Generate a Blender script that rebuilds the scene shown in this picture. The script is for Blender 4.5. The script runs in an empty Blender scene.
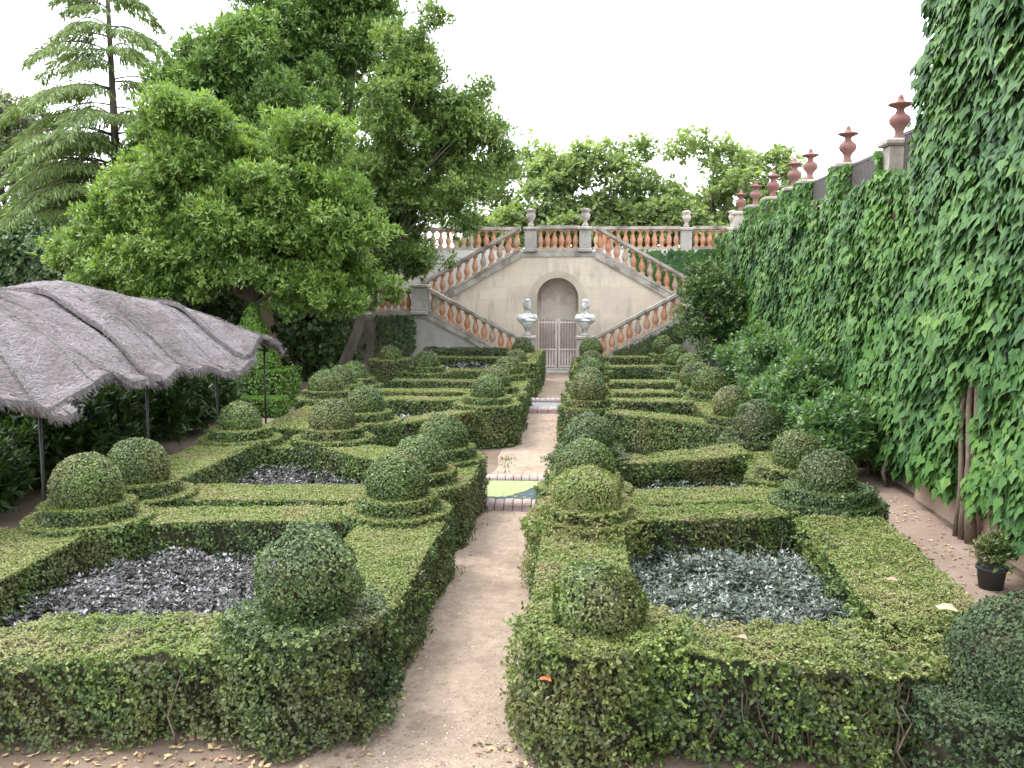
import bpy, math, random
import numpy as np
R = np.random.default_rng(7); random.seed(7)
S = bpy.context.scene; COL = S.collection
PI = math.pi

# ------------------------------------------------------------------ basics
def tag(o, label=None, cat=None, group=None, kind=None):
    if label: o["label"] = label
    if cat: o["category"] = cat
    if group: o["group"] = group
    if kind: o["kind"] = kind
    return o
def empty(name, loc, label=None, cat=None, group=None):
    o = bpy.data.objects.new(name, None); COL.objects.link(o); o.location = loc
    o.empty_display_size = .1
    return tag(o, label, cat, group)
class MB:
    """collects geometry; world (or local) coordinates; one mesh at the end"""
    def __init__(s): s.v=[]; s.lv=[]; s.lt=[]; s.mi=[]; s.t=[]; s.sm=[]; s.n=0
    def add(s, V, F, m=0, tint=.5, smooth=False):
        V=np.asarray(V,float).reshape(-1,3); n=len(V)
        s.v.append(V); s.t.append(np.broadcast_to(np.asarray(tint,float),(n,)).copy())
        if isinstance(F,np.ndarray):
            s.lv.append((F+s.n).ravel()); s.lt.append(np.full(len(F),F.shape[1])); k=len(F)
        else:
            s.lv.append(np.array([i for f in F for i in f])+s.n); s.lt.append(np.array([len(f) for f in F])); k=len(F)
        s.mi.append(np.full(k,m)); s.sm.append(np.full(k,smooth)); s.n+=n; return s
    def box(s, a, b, m=0, tint=.5):
        x0,y0,z0=a; x1,y1,z1=b
        return s.add([(x0,y0,z0),(x1,y0,z0),(x1,y1,z0),(x0,y1,z0),(x0,y0,z1),(x1,y0,z1),(x1,y1,z1),(x0,y1,z1)],
              [(0,3,2,1),(4,5,6,7),(0,1,5,4),(1,2,6,5),(2,3,7,6),(3,0,4,7)],m,tint)
    def bevbox(s,a,b,e=.02,m=0,tint=.5):
        x0,y0,z0=a; x1,y1,z1=b; V=[];
        for z,i in ((z0,e),(z0+e,0),(z1-e,0),(z1,e)):
            V+= [(x0+i,y0+i,z),(x1-i,y0+i,z),(x1-i,y1-i,z),(x0+i,y1-i,z)]
        F=[(3,2,1,0),(12,13,14,15)]
        for k in range(3):
            for j in range(4): F.append((4*k+j,4*k+(j+1)%4,4*k+4+(j+1)%4,4*k+4+j))
        return s.add(V,F,m,tint)
    def prism(s, poly, z0, z1, m=0, tint=.5):
        n=len(poly); V=[(x,y,z0) for x,y in poly]+[(x,y,z1) for x,y in poly]
        F=[tuple(range(n))[::-1],tuple(range(n,2*n))]+[(i,(i+1)%n,n+(i+1)%n,n+i) for i in range(n)]
        return s.add(V,F,m,tint)
    def sheared(s, p0, p1, w, h, m=0):
        """bar from p0 to p1 (bottom centre line), width w across, height h vertical"""
        p0=np.array(p0,float); p1=np.array(p1,float); d=(p1-p0)[:2]; d/=np.linalg.norm(d); q=np.array([-d[1],d[0],0])*w/2; u=np.array([0,0,h])
        return s.add([p0-q,p1-q,p1+q,p0+q,p0-q+u,p1-q+u,p1+q+u,p0+q+u],[(0,3,2,1),(4,5,6,7),(0,1,5,4),(1,2,6,5),(2,3,7,6),(3,0,4,7)],m)
    def lathe(s, prof, c=(0,0,0), n=16, m=0, tint=.5, smooth=True, sq=False):
        c=np.array(c,float); V=[]; a=np.arange(n)*2*PI/n+(PI/4 if n==4 else 0)
        for r,z in prof: V.append(np.stack([r*np.cos(a),r*np.sin(a),np.full(n,z)],1))
        V=np.concatenate(V)+c; k=len(prof); F=[]
        for i in range(k-1):
            for j in range(n): F.append((i*n+j,i*n+(j+1)%n,(i+1)*n+(j+1)%n,(i+1)*n+j))
        F.append(tuple(range(n))[::-1]); F.append(tuple(range((k-1)*n,k*n)))
        return s.add(V,F,m,tint,smooth)
    def tube(s, pts, rad, n=6, m=0, tint=.5):
        pts=np.asarray(pts,float); k=len(pts); rad=np.broadcast_to(rad,(k,)); V=[]
        for i in range(k):
            d=pts[min(i+1,k-1)]-pts[max(i-1,0)]; d/=np.linalg.norm(d)+1e-9
            a=np.cross(d,(0,0,1.) if abs(d[2])<.9 else (1.,0,0)); a/=np.linalg.norm(a); b=np.cross(d,a)
            t=np.arange(n)*2*PI/n; V.append(pts[i]+rad[i]*(np.cos(t)[:,None]*a+np.sin(t)[:,None]*b))
        F=[]
        for i in range(k-1):
            for j in range(n): F.append((i*n+j,i*n+(j+1)%n,(i+1)*n+(j+1)%n,(i+1)*n+j))
        F+= [tuple(range(n))[::-1],tuple(range((k-1)*n,k*n))]
        return s.add(np.concatenate(V),F,m,tint,True)
    def leaves(s, P, D, N, L, W, m=1, tint=None, fold=0.0):
        """rhombic leaves: base P, direction D, approximate normal N, length L, width ratio W"""
        n=len(P)
        if n==0: return s
        D=D/(np.linalg.norm(D,axis=1,keepdims=True)+1e-9); A=np.cross(N,D); A/=np.linalg.norm(A,axis=1,keepdims=True)+1e-9
        L=np.broadcast_to(L,(n,))[:,None]; Nn=np.cross(D,A)
        V=np.stack([P,P+D*L*.48+A*L*W/2-Nn*L*fold,P+D*L,P+D*L*.48-A*L*W/2-Nn*L*fold],1).reshape(-1,3)
        if tint is None: tint=R.random(n)
        F=np.arange(4*n).reshape(n,4)
        return s.add(V,F,m,np.repeat(np.clip(tint,0,1),4))
    def build(s, name, mats, parent=None, loc=None):
        me=bpy.data.meshes.new(name); V=np.concatenate(s.v).astype(np.float32)
        if loc is not None: V=V-np.array(loc,np.float32)
        lv=np.concatenate(s.lv).astype(np.int32); lt=np.concatenate(s.lt).astype(np.int32)
        me.vertices.add(len(V)); me.vertices.foreach_set("co",V.ravel())
        me.loops.add(len(lv)); me.loops.foreach_set("vertex_index",lv)
        me.polygons.add(len(lt)); ls=np.concatenate([[0],np.cumsum(lt)[:-1]]).astype(np.int32)
        me.polygons.foreach_set("loop_start",ls); me.polygons.foreach_set("loop_total",lt)
        for m in (mats if isinstance(mats,(list,tuple)) else [mats]): me.materials.append(m)
        me.polygons.foreach_set("material_index",np.concatenate(s.mi).astype(np.int32))
        me.polygons.foreach_set("use_smooth",np.concatenate(s.sm).astype(bool))
        a=me.attributes.new("tint","FLOAT","POINT"); a.data.foreach_set("value",np.concatenate(s.t).astype(np.float32))
        me.update(calc_edges=True); me.validate()
        o=bpy.data.objects.new(name,me); COL.objects.link(o)
        if loc is not None: o.location=loc
        if parent is not None: o.parent=parent
        return o
def child(mb, name, mats, root):
    """mesh given in world coordinates as a child of an empty"""
    return mb.build(name, mats, root, None) if root is None else _child(mb,name,mats,root)
def _wloc(o):
    l=np.zeros(3)
    while o is not None: l+=np.array(o.location); o=o.parent
    return l
def _child(mb,name,mats,root):
    l=_wloc(root); mb.v=[v-l for v in mb.v]
    return mb.build(name,mats,root)

_ph=R.random((6,3))*20; _fr=R.normal(size=(6,3))
def wob(P, f=1.0):
    P=np.asarray(P)*f; return sum(np.sin(P@_fr[i]*(1+.35*i)+_ph[i,0]) for i in range(6))/3.2
def rdir(n):
    v=R.normal(size=(n,3)); return v/np.linalg.norm(v,axis=1,keepdims=True)

# ------------------------------------------------------------------ materials
def mat(name):
    m=bpy.data.materials.new(name); m.use_nodes=True; nt=m.node_tree; nt.nodes.clear()
    out=nt.nodes.new("ShaderNodeOutputMaterial"); p=nt.nodes.new("ShaderNodeBsdfPrincipled"); nt.links.new(p.outputs[0],out.inputs[0])
    return m,nt,p,out
def ramp(nt, fac, stops):
    r=nt.nodes.new("ShaderNodeValToRGB"); e=r.color_ramp.elements
    while len(e)<len(stops): e.new(.5)
    for i,(p,c) in enumerate(stops): e[i].position=p; e[i].color=(*c,1)
    if fac is not None: nt.links.new(fac,r.inputs[0])
    return r
def noise(nt, scale, detail=4, rough=.55, vec=None, scl=None):
    n=nt.nodes.new("ShaderNodeTexNoise"); n.inputs["Scale"].default_value=scale; n.inputs["Detail"].default_value=detail; n.inputs["Roughness"].default_value=rough
    tc=nt.nodes.new("ShaderNodeNewGeometry"); src=tc.outputs["Position"]
    if scl:
        mp=nt.nodes.new("ShaderNodeMapping"); mp.inputs["Scale"].default_value=scl; nt.links.new(src,mp.inputs[0]); src=mp.outputs[0]
    nt.links.new(src,n.inputs["Vector"]); return n
def mixc(nt,f,a,b,bt='MIX'):
    x=nt.nodes.new("ShaderNodeMix"); x.data_type='RGBA'; x.blend_type=bt
    for s,v in ((0,f),(6,a),(7,b)):
        if isinstance(v,(int,float)): x.inputs[s].default_value=v
        elif isinstance(v,tuple): x.inputs[s].default_value=(*v,1)
        else: nt.links.new(v,x.inputs[s])
    return x.outputs[2]
def leafmat(name, cs, rough=.5, trans=.25, patch=None, spec=.5, pscale=1.1):
    m,nt,p,out=mat(name)
    at=nt.nodes.new("ShaderNodeAttribute"); at.attribute_name="tint"
    k=len(cs); r=ramp(nt,at.outputs["Fac"],[(i/(k-1),c) for i,c in enumerate(cs)])
    c=r.outputs[0]
    if patch:
        n=noise(nt,pscale,4,.6); pr=ramp(nt,n.outputs[0],[(.48,(0,0,0)),(.72,(1,1,1))])
        c=mixc(nt,pr.outputs[0],c,mixc(nt,.75,c,patch))
    nt.links.new(c,p.inputs["Base Color"]); p.inputs["Roughness"].default_value=rough; p.inputs["Specular IOR Level"].default_value=spec
    if trans>0:
        t=nt.nodes.new("ShaderNodeBsdfTranslucent"); nt.links.new(mixc(nt,1.0,c,(1.25,1.3,.6),'MULTIPLY'),t.inputs[0])
        mx=nt.nodes.new("ShaderNodeMixShader"); mx.inputs[0].default_value=trans
        nt.links.new(p.outputs[0],mx.inputs[1]); nt.links.new(t.outputs[0],mx.inputs[2]); nt.links.new(mx.outputs[0],out.inputs[0])
    return m
def surf(name, c1, c2, scale=3, rough=.85, bump=.3, bscale=None, c3=None, s3=.6, scl=None, bdist=.02, lo=.35, hi=.65):
    m,nt,p,out=mat(name); n=noise(nt,scale,6,.6,scl=scl); r=ramp(nt,n.outputs[0],[(lo,c1),(hi,c2)]); c=r.outputs[0]
    if c3:
        n3=noise(nt,s3,5,.65); r3=ramp(nt,n3.outputs[0],[(.5,(0,0,0)),(.68,(1,1,1))]); c=mixc(nt,r3.outputs[0],c,c3)
    nt.links.new(c,p.inputs["Base Color"]); p.inputs["Roughness"].default_value=rough
    b=nt.nodes.new("ShaderNodeBump"); b.inputs["Strength"].default_value=bump; b.inputs["Distance"].default_value=bdist
    nb=noise(nt,bscale or scale*6,5,.65,scl=scl); nt.links.new(nb.outputs[0],b.inputs["Height"]); nt.links.new(b.outputs[0],p.inputs["Normal"])
    return m

M={}
M['box']=leafmat('box_leaf',[(0.027,0.047,0.013),(0.054,0.093,0.019),(0.087,0.141,0.026),(0.168,0.226,0.047)],.5,.17,(0.146,0.124,0.047))  # base colour darkened to carry the shade on hedge sides
M['boxtop']=leafmat('box_clipped_lit_leaf',[(.085,.135,.025),(.14,.192,.04),(.20,.23,.07),(.29,.265,.14)],.6,.25,(.26,.21,.115),.35,1.3)  # dry cut leaf colour, with skylight on the tops added as extra brightness
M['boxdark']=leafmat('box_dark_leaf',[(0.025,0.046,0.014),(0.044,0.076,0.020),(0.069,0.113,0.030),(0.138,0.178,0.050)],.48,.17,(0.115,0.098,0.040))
M['shade']=leafmat('deep_green_box_leaf',[(.014,.03,.010),(.024,.048,.014),(.036,.066,.02),(.07,.10,.03)],.7,.15,(.06,.07,.03))  # near-black green of the right front bush, its own leaf colour
M['boxcore']=surf('box_core',(.026,.022,.012),(.05,.042,.022),9,1,.5,40)
M['twig']=surf('twig_bark',(.10,.076,.05),(.17,.13,.09),14,.9,.4)
M['bark']=surf('tree_bark',(.06,.048,.037),(.12,.1,.078),5,.95,.6,30,scl=(1,1,.25))
M['magnolia']=leafmat('broad_leaf',[(0.079,0.146,0.039),(0.137,0.227,0.053),(0.212,0.314,0.073),(0.356,0.422,0.120)],.38,0.40,(0.212,0.307,0.073),.5,.5)
M['midtree']=leafmat('dark_broad_leaf',[(0.059,0.107,0.031),(0.102,0.167,0.046),(0.158,0.238,0.064),(0.282,0.327,0.105)],.38,0.37,(0.158,0.231,0.058),.5,.5)
M['oak']=leafmat('upright_tree_leaf',[(0.079,0.142,0.041),(0.124,0.208,0.058),(0.177,0.278,0.073),(0.249,0.340,0.099)],.5,0.37,(0.142,0.227,0.061))
M['conifer']=leafmat('conifer_needles',[(0.075,0.117,0.035),(0.113,0.173,0.047),(0.167,0.234,0.062),(0.227,0.282,0.081)],.6,0.32,(0.167,0.219,0.067))
M['pale']=leafmat('pale_tree_leaf',[(.09,.12,.05),(.14,.17,.08),(.2,.22,.12)],.5,.25)
M['plane']=leafmat('plane_tree_leaf',[(0.119,0.185,0.072),(0.173,0.249,0.099),(0.227,0.302,0.127),(0.292,0.355,0.165)],.6,.5,(0.216,0.281,0.110))
M['ivy']=leafmat('ivy_leaf',[(0.029,0.077,0.024),(0.049,0.119,0.031),(0.076,0.163,0.040),(0.134,0.231,0.053)],.5,.22,(0.090,0.198,0.028),.3,.6)
M['laurel']=leafmat('laurel_leaf',[(0.026,0.054,0.016),(0.045,0.090,0.024),(0.072,0.128,0.032),(0.127,0.187,0.053)],.42,0.32)
M['wallshrub']=leafmat('glossy_shrub_leaf',[(0.042,0.102,0.032),(0.072,0.150,0.047),(0.120,0.216,0.067),(0.204,0.288,0.121)],.35,0.37)
M['bright']=leafmat('bright_topiary_leaf',[(.07,.15,.018),(.105,.205,.026),(.15,.26,.036)],.45,.25)
M['silver']=leafmat('bed_plant_leaf',[(0.024,0.030,0.020),(0.050,0.050,0.046),(0.106,0.098,0.107),(0.216,0.206,0.224),(0.408,0.396,0.421)],.6,.12)
M['silverblue']=leafmat('bluish_bed_leaf',[(0.026,0.043,0.021),(0.054,0.074,0.051),(0.106,0.126,0.109),(0.201,0.228,0.213),(0.378,0.408,0.391)],.6,.12)
M['soil']=surf('soil',(.10,.068,.045),(.17,.12,.085),2.2,1,.6,30,(.2,.15,.11),.5)
M['path']=surf('sandy_path',(.285,.212,.156),(.38,.295,.222),9,.95,1.0,80,(.22,.16,.115),1.3)
M['pathr']=surf('earth_path',(.185,.132,.10),(.25,.185,.145),1.4,.95,.4,50,(.2,.14,.105),.8)
M['stone']=surf('pale_stone',(.40,.345,.26),(.50,.44,.345),1.3,.9,.25,25,(.31,.275,.23),.55)
M['grey']=surf('grey_stone',(.30,.275,.25),(.40,.37,.335),2.0,.9,.35,25,(.20,.185,.17),1.1)
M['plaster']=surf('grey_plaster',(.33,.31,.28),(.42,.40,.365),1.2,.9,.2,20,(.26,.25,.22),.7)
M['rail']=surf('weathered_coping',(.25,.222,.19),(.42,.38,.33),3.0,.95,.4,30,(.11,.10,.085),1.6)
M['render']=surf('white_render',(.50,.49,.46),(.6,.59,.56),1,.9,.15,20,(.42,.40,.37),.5)
M['terra']=surf('terracotta',(.40,.175,.09),(.49,.25,.145),2.2,.85,.3,30,(.36,.29,.23),2.8)
M['terra_pale']=surf('lichened_terracotta',(.36,.26,.19),(.44,.30,.20),3.2,.9,.35,30,(.27,.24,.20),3.5)
M['urn']=surf('urn_terracotta',(.15,.065,.055),(.22,.105,.085),4,.8,.3,30,(.20,.13,.115),3)
M['marble']=surf('white_marble',(.44,.435,.42),(.54,.535,.525),6,.75,.35,30,(.27,.265,.25),4)
M['gate']=surf('gate_paint',(.56,.47,.43),(.66,.57,.53),5,.7,.2)
M['gatedark']=surf('gate_iron',(.20,.15,.135),(.28,.215,.195),5,.7,.2)
M['niche']=surf('niche_wall',(.52,.46,.41),(.62,.555,.50),1.4,.95,.3,20,(.32,.27,.25),1)
M['iron']=surf('iron',(.055,.047,.045),(.085,.07,.067),8,.6,.2)
M['post']=surf('dark_post',(.012,.013,.012),(.022,.022,.021),8,.55,.2)
M['wall']=surf('old_wall',(.33,.23,.17),(.43,.32,.25),1.6,.95,.5,18,(.25,.18,.13),.8)
M['kerb']=surf('pool_stone',(.26,.195,.175),(.36,.285,.26),6,.85,.4,30,(.33,.27,.26),3)
M['tile']=surf('blue_tile',(.11,.125,.125),(.21,.22,.215),9,.5,.2)
M['algae']=surf('duckweed',(.15,.19,.075),(.28,.31,.135),22,.8,.4,60)
M['buttress']=surf('brown_stone',(.13,.105,.088),(.20,.165,.14),2,.95,.3,20)
M['pot']=surf('plastic_pot',(.035,.035,.04),(.05,.05,.055),5,.6,.1)
M['tpot']=surf('clay_pot',(.17,.11,.095),(.24,.16,.14),5,.8,.2)
def _thatch():
    m,nt,p,out=mat('heather_thatch'); at=nt.nodes.new("ShaderNodeAttribute"); at.attribute_name="tint"
    r=ramp(nt,at.outputs["Fac"],[(0,(.06,.05,.05)),(.35,(.16,.14,.142)),(.75,(.265,.24,.246)),(1,(.38,.35,.36))])
    n=noise(nt,.8,4,.6); c=mixc(nt,n.outputs[0],r.outputs[0],mixc(nt,.6,r.outputs[0],(.27,.235,.235)))
    nt.links.new(c,p.inputs["Base Color"]); p.inputs["Roughness"].default_value=.9; p.inputs["Specular IOR Level"].default_value=.2
    return m
M['thatch']=_thatch()
def _water():
    m,nt,p,out=mat('pool_water'); p.inputs["Base Color"].default_value=(.05,.085,.10,1); p.inputs["Roughness"].default_value=.04; p.inputs["Specular IOR Level"].default_value=.9
    b=nt.nodes.new("ShaderNodeBump"); b.inputs["Strength"].default_value=.08; b.inputs["Distance"].default_value=.01
    n=noise(nt,9,2); nt.links.new(n.outputs[0],b.inputs["Height"]); nt.links.new(b.outputs[0],p.inputs["Normal"]); return m
M['water']=_water()
def _litter():
    m,nt,p,out=mat('dead_leaf'); at=nt.nodes.new("ShaderNodeAttribute"); at.attribute_name="tint"
    r=ramp(nt,at.outputs["Fac"],[(0,(.10,.055,.03)),(.3,(.22,.12,.065)),(.6,(.34,.22,.13)),(.85,(.45,.36,.16)),(1,(.3,.33,.1))])
    nt.links.new(r.outputs[0],p.inputs["Base Color"]); p.inputs["Roughness"].default_value=.7; return m
M['litter']=_litter()
def _grit():
    m,nt,p,out=mat('path_grit'); at=nt.nodes.new("ShaderNodeAttribute"); at.attribute_name="tint"
    r=ramp(nt,at.outputs["Fac"],[(0,(.12,.09,.07)),(.4,(.24,.18,.135)),(.75,(.40,.31,.24)),(1,(.52,.45,.38))]); nt.links.new(r.outputs[0],p.inputs["Base Color"]); p.inputs["Roughness"].default_value=.9; return m
M['grit']=_grit()
def flat(name,c,rough=.6):
    m,nt,p,out=mat(name); n=noise(nt,40,3); q=ramp(nt,n.outputs[0],[(.3,tuple(x*.8 for x in c)),(.7,c)]); nt.links.new(q.outputs[0],p.inputs["Base Color"]); p.inputs["Roughness"].default_value=rough; return m
M['leaf_orange']=flat('orange_leaf',(.42,.13,.05)); M['leaf_pink']=flat('pinkish_leaf',(.36,.19,.14)); M['leaf_yellow']=flat('yellow_leaf',(.48,.42,.21)); M['leaf_white']=flat('pale_leaf',(.68,.64,.6))

# ------------------------------------------------------------------ foliage on clipped shapes
def lsize(y): return max(.029,.021+.0012*y)
def cover_leaves(mb, P, N, L, tilt, m, tintbias=0., W=.62, jag=.6, droop=.35):
    n=len(P)
    if not n: return
    Nn=N+R.normal(size=(n,3))*tilt; Nn/=np.linalg.norm(Nn,axis=1,keepdims=True)
    D=R.normal(size=(n,3))+np.array([0,0,droop]); D-=Nn*np.sum(D*Nn,1,keepdims=True)*.8
    l=L*R.uniform(.55,1.45,n); P2=P+N*(R.uniform(-.7,jag,n)*L)[:,None]-D/np.linalg.norm(D,axis=1,keepdims=True)*l[:,None]*.5
    mb.leaves(P2,D,Nn,l,W,m,np.clip(R.normal(.45,.25,n)+tintbias+.18*wob(P,2.5),0,1))
def poly_area(p):
    p=np.array(p); x,y=p[:,0],p[:,1]; return .5*np.sum(x*np.roll(y,-1)-np.roll(x,-1)*y)
def inpoly(pts,poly):
    x,y=pts[:,0],pts[:,1]; c=np.zeros(len(pts),bool); n=len(poly)
    for i in range(n):
        x0,y0=poly[i]; x1,y1=poly[(i+1)%n]
        if y0==y1: continue
        k=((y0>y)!=(y1>y))&(x<(x1-x0)*(y-y0)/(y1-y0)+x0); c^=k
    return c
def inset(poly,d):
    n=len(poly); out=[]; p=np.array(poly,float)
    for i in range(n):
        a=p[i]-p[i-1]; b=p[(i+1)%n]-p[i]; a/=np.linalg.norm(a)+1e-9; b/=np.linalg.norm(b)+1e-9
        na=np.array([-a[1],a[0]]); nb=np.array([-b[1],b[0]]); k=na+nb; k/=max(1e-6,1+na@nb); out.append(tuple(p[i]+k*d))
    return out
def clipped(mb, poly, z0, z1, L, rough=.018, cov=1.8, side=1, top=2, shoots=0):
    """leafy clipped prism over a counter-clockwise footprint; hidden faces get fewer leaves"""
    if poly_area(poly)<0: poly=poly[::-1]
    ins=L*.7+rough*1.7
    cp=inset(poly,ins); mb.prism(cp,z0,z1-ins,0)
    a_leaf=.31*L*L; n=len(poly); p=np.array(poly,float)
    def shift(P,N):
        w=wob(P,1.6)*.5+wob(P,6)*.35+wob(P,17)*.3
        return P+N*(w*rough)[:,None]
    for i in range(n):
        a=p[i]; b=p[(i+1)%n]; e=b-a; ln=np.linalg.norm(e)
        if ln<1e-4: continue
        nn=np.array([e[1],-e[0],0])/ln; mid=(a+b)/2
        vis=(np.array([0.0,0.0])-mid)@nn[:2]
        c=cov if vis>0 else cov*.4
        k=int(ln*(z1-z0)/a_leaf*c)
        t=R.random(k)[:,None]; P=np.concatenate([a+e*t,R.uniform(z0,z1-.3*L,k)[:,None]],1); N=np.broadcast_to(nn,(k,3))
        # rounded shoulder at the top, undercut thinning at the foot
        h=(P[:,2]-z0)/(z1-z0); keep=R.random(k)<np.clip(.45+h*2.2,0,1) if z0<.02 else np.ones(k,bool)
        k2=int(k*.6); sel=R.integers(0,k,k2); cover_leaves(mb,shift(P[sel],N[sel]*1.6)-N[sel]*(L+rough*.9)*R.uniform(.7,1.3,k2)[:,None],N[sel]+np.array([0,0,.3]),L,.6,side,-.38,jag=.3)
        keep&=R.random(k)<(np.clip(.82+.55*wob(P,7)+.3*wob(P,19),.12,1) if not shoots else np.clip(.50+.5*wob(P,3.1)+.6*wob(P,8)+.3*wob(P,19),.05,1))
        P=P[keep]; N=N[keep]
        cover_leaves(mb,shift(P,N*1.6),N+np.array([0,0,.35]),L,.5,side,-.13 if shoots else -.03,jag=.9)  # lower tint puts side shade into the leaf colour
        if shoots and vis>0:
            q=int(ln*(z1-z0)*shoots); P=np.concatenate([a+e*R.random(q)[:,None],(z0+(z1-z0)*R.random(q)**.7)[:,None]],1); P=P[wob(P,2.2)>-.1]; q=len(P)
            if q: sprout(mb,shift(P,np.broadcast_to(nn,(q,3))),np.broadcast_to(nn,(q,3)),L,side)
    lo=p.min(0); hi=p.max(0); A=abs(poly_area(poly)); k=int(A/a_leaf/.45*cov*((hi-lo).prod()/A))
    Q=R.uniform(lo,hi,(k,2)); Q=Q[inpoly(Q,poly)]; P=np.concatenate([Q,np.full((len(Q),1),z1-.35*L)],1)
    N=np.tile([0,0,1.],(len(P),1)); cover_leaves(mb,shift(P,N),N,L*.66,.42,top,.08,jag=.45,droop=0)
def sprout(mb,P,N,L,m):
    k=len(P); D=N*.8+np.array([0,0,.55])+R.normal(size=(k,3))*.45; D/=np.linalg.norm(D,axis=1,keepdims=True); ln=R.uniform(.03,.11,k)
    t0=R.normal(.82,.18,k)
    for j in range(7):
        f=(j+1)/7; C=P+D*(ln*f)[:,None]; d=D*.5+rdir(k)*.8; mb.leaves(C,d,rdir(k)*.6+np.array([0,-.3,.7]),L*R.uniform(.8,1.4,k),.55,m,t0+R.normal(0,.12,k),.05)
def rect(x0,y0,x1,y1): return [(x0,y0),(x1,y0),(x1,y1),(x0,y1)]
def circ(x,y,r,n=20,e=0.): return [(x+r*(1+e*math.sin(3*t+x))*math.cos(t),y+r*(1+e*math.sin(3*t+x))*math.sin(t)) for t in [2*PI*i/n for i in range(n)]]
def dome(mb, c, r, L, rough=.02, cov=1.8, m=1, zmin=-.8, tb=.05, sz=1.0):
    L*=.82; k=int(4*PI*r*r/(.31*L*L)*cov); d=rdir(k); d=d[d[:,2]>zmin]
    P=np.array(c)+d*np.array([r,r,r*sz]); w=wob(P,3)*.6+wob(P,8)*.5; P=P+d*(w*rough)[:,None]
    keep=R.random(len(P))<np.where((d[:,1]>.35),.45,1.); P=P[keep]; d=d[keep]
    cover_leaves(mb,P,d+np.array([0,0,.2]),L,.45,m,tb*d[:,2]*0+tb,jag=.7,droop=.1)
    u=[];nr=9;ns=14
    for i in range(nr+1):
        t=PI*i/nr; u.append((max((r-L*.7-rough*.5)*math.sin(t),.001),(r-L*.7-rough*.5)*sz*math.cos(t)))
    mb.lathe(u[::-1],c,ns,0)
def stems(mb,x0,x1,y,n,zmax,m):
    for i in range(n):
        x=R.uniform(x0,x1); p=np.array([x,y+R.uniform(.0,.05),0.]); pts=[p]; 
        for k in range(4): p=p+np.array([R.normal(0,.05),R.normal(-.004,.012),zmax/4*R.uniform(.7,1.2)]); pts.append(p)
        mb.tube(pts,np.linspace(.011,.004,5),5,m)
        if R.random()<.6:
            q=pts[2]; mb.tube([q,q+np.array([R.normal(0,.08),-.015,zmax*.2]),q+np.array([R.normal(0,.12),-.015,zmax*.4])],[.007,.005,.003],5,m)

GH="clipped box hedges of the parterre"; GT="ball topiaries of the parterre"
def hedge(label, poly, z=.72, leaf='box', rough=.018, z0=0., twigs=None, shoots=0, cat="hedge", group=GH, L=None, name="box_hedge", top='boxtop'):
    c=np.mean(np.array(poly),0); mb=MB(); L=L or lsize(c[1])
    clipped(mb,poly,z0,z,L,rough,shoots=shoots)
    if shoots:
        q=int(abs(poly_area(poly))*shoots*.5); pp=np.array(poly); Q=R.uniform(pp.min(0),pp.max(0),(q,2)); Q=Q[inpoly(Q,poly)]; P=np.concatenate([Q,np.full((len(Q),1),z-.03)],1); P=P[wob(P,2.)>.25]
        if len(P): sprout(mb,P,np.tile([0,0,.6],(len(P),1)),L*.9,1)
    if twigs:
        for t in twigs: stems(mb,*t,3)
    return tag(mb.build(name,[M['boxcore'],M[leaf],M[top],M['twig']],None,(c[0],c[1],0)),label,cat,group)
def topiary(label, x, y, r=.37, top=1.34, tiers=((.60,.77),(.47,.91)), leaf='box', rough=.016, name="ball_topiary", sz=1.0, tb=.08, ballleaf=None, shoots=0):
    L=lsize(y)*(1.15 if shoots>150 else 1); rt=empty(name,(x,y,0),label,"topiary",GT); z0=0
    nm=['lower_tier','upper_tier','top_tier']
    for i,(tr,tz) in enumerate(tiers):
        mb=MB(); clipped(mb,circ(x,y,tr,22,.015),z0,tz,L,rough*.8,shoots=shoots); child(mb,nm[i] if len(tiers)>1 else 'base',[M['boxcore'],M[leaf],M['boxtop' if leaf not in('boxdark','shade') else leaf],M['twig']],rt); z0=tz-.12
    mb=MB(); dome(mb,(x,y,top-r*sz),r,L,rough,tb=tb,sz=sz); child(mb,'ball',[M['boxcore'],M[ballleaf or leaf]],rt)
    return rt

# ------------------------------------------------------------------ setting: ground, paths
g=MB(); g.add([(-400,-60,0),(400,-60,0),(400,600,0),(-400,600,0)],[(0,1,2,3)]); tag(g.build('ground',M['soil']),kind='structure')
def ribbon(name,pts,z,m):
    mb=MB(); n=len(pts); V=[];
    for xl,xr,y in pts: V+=[(xl,y,z),(xr,y,z)]
    mb.add(V,[(2*i,2*i+1,2*i+3,2*i+2) for i in range(n-1)]); return tag(mb.build(name,m),kind='structure')
ys=np.linspace(2,32,90)
ribbon('path',[(-1.62+.05*math.sin(y*1.7)+.03*math.sin(y*4.1)-.5*max(0,(6.2-y)),-.36+.05*math.sin(y*1.3+2)+.1*max(0,6-y),y) for y in ys],.004,M['path'])
ribbon('side_path',[(2.9,4.7+.05*math.sin(y),y) for y in ys],.004,M['pathr'])
ribbon('outer_path',[(-8.1+.1*math.sin(y),-5.7,y) for y in ys],.004,M['pathr'])

# ------------------------------------------------------------------ parterre
LS="left of the sandy path"; RS="right of the sandy path"
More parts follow.
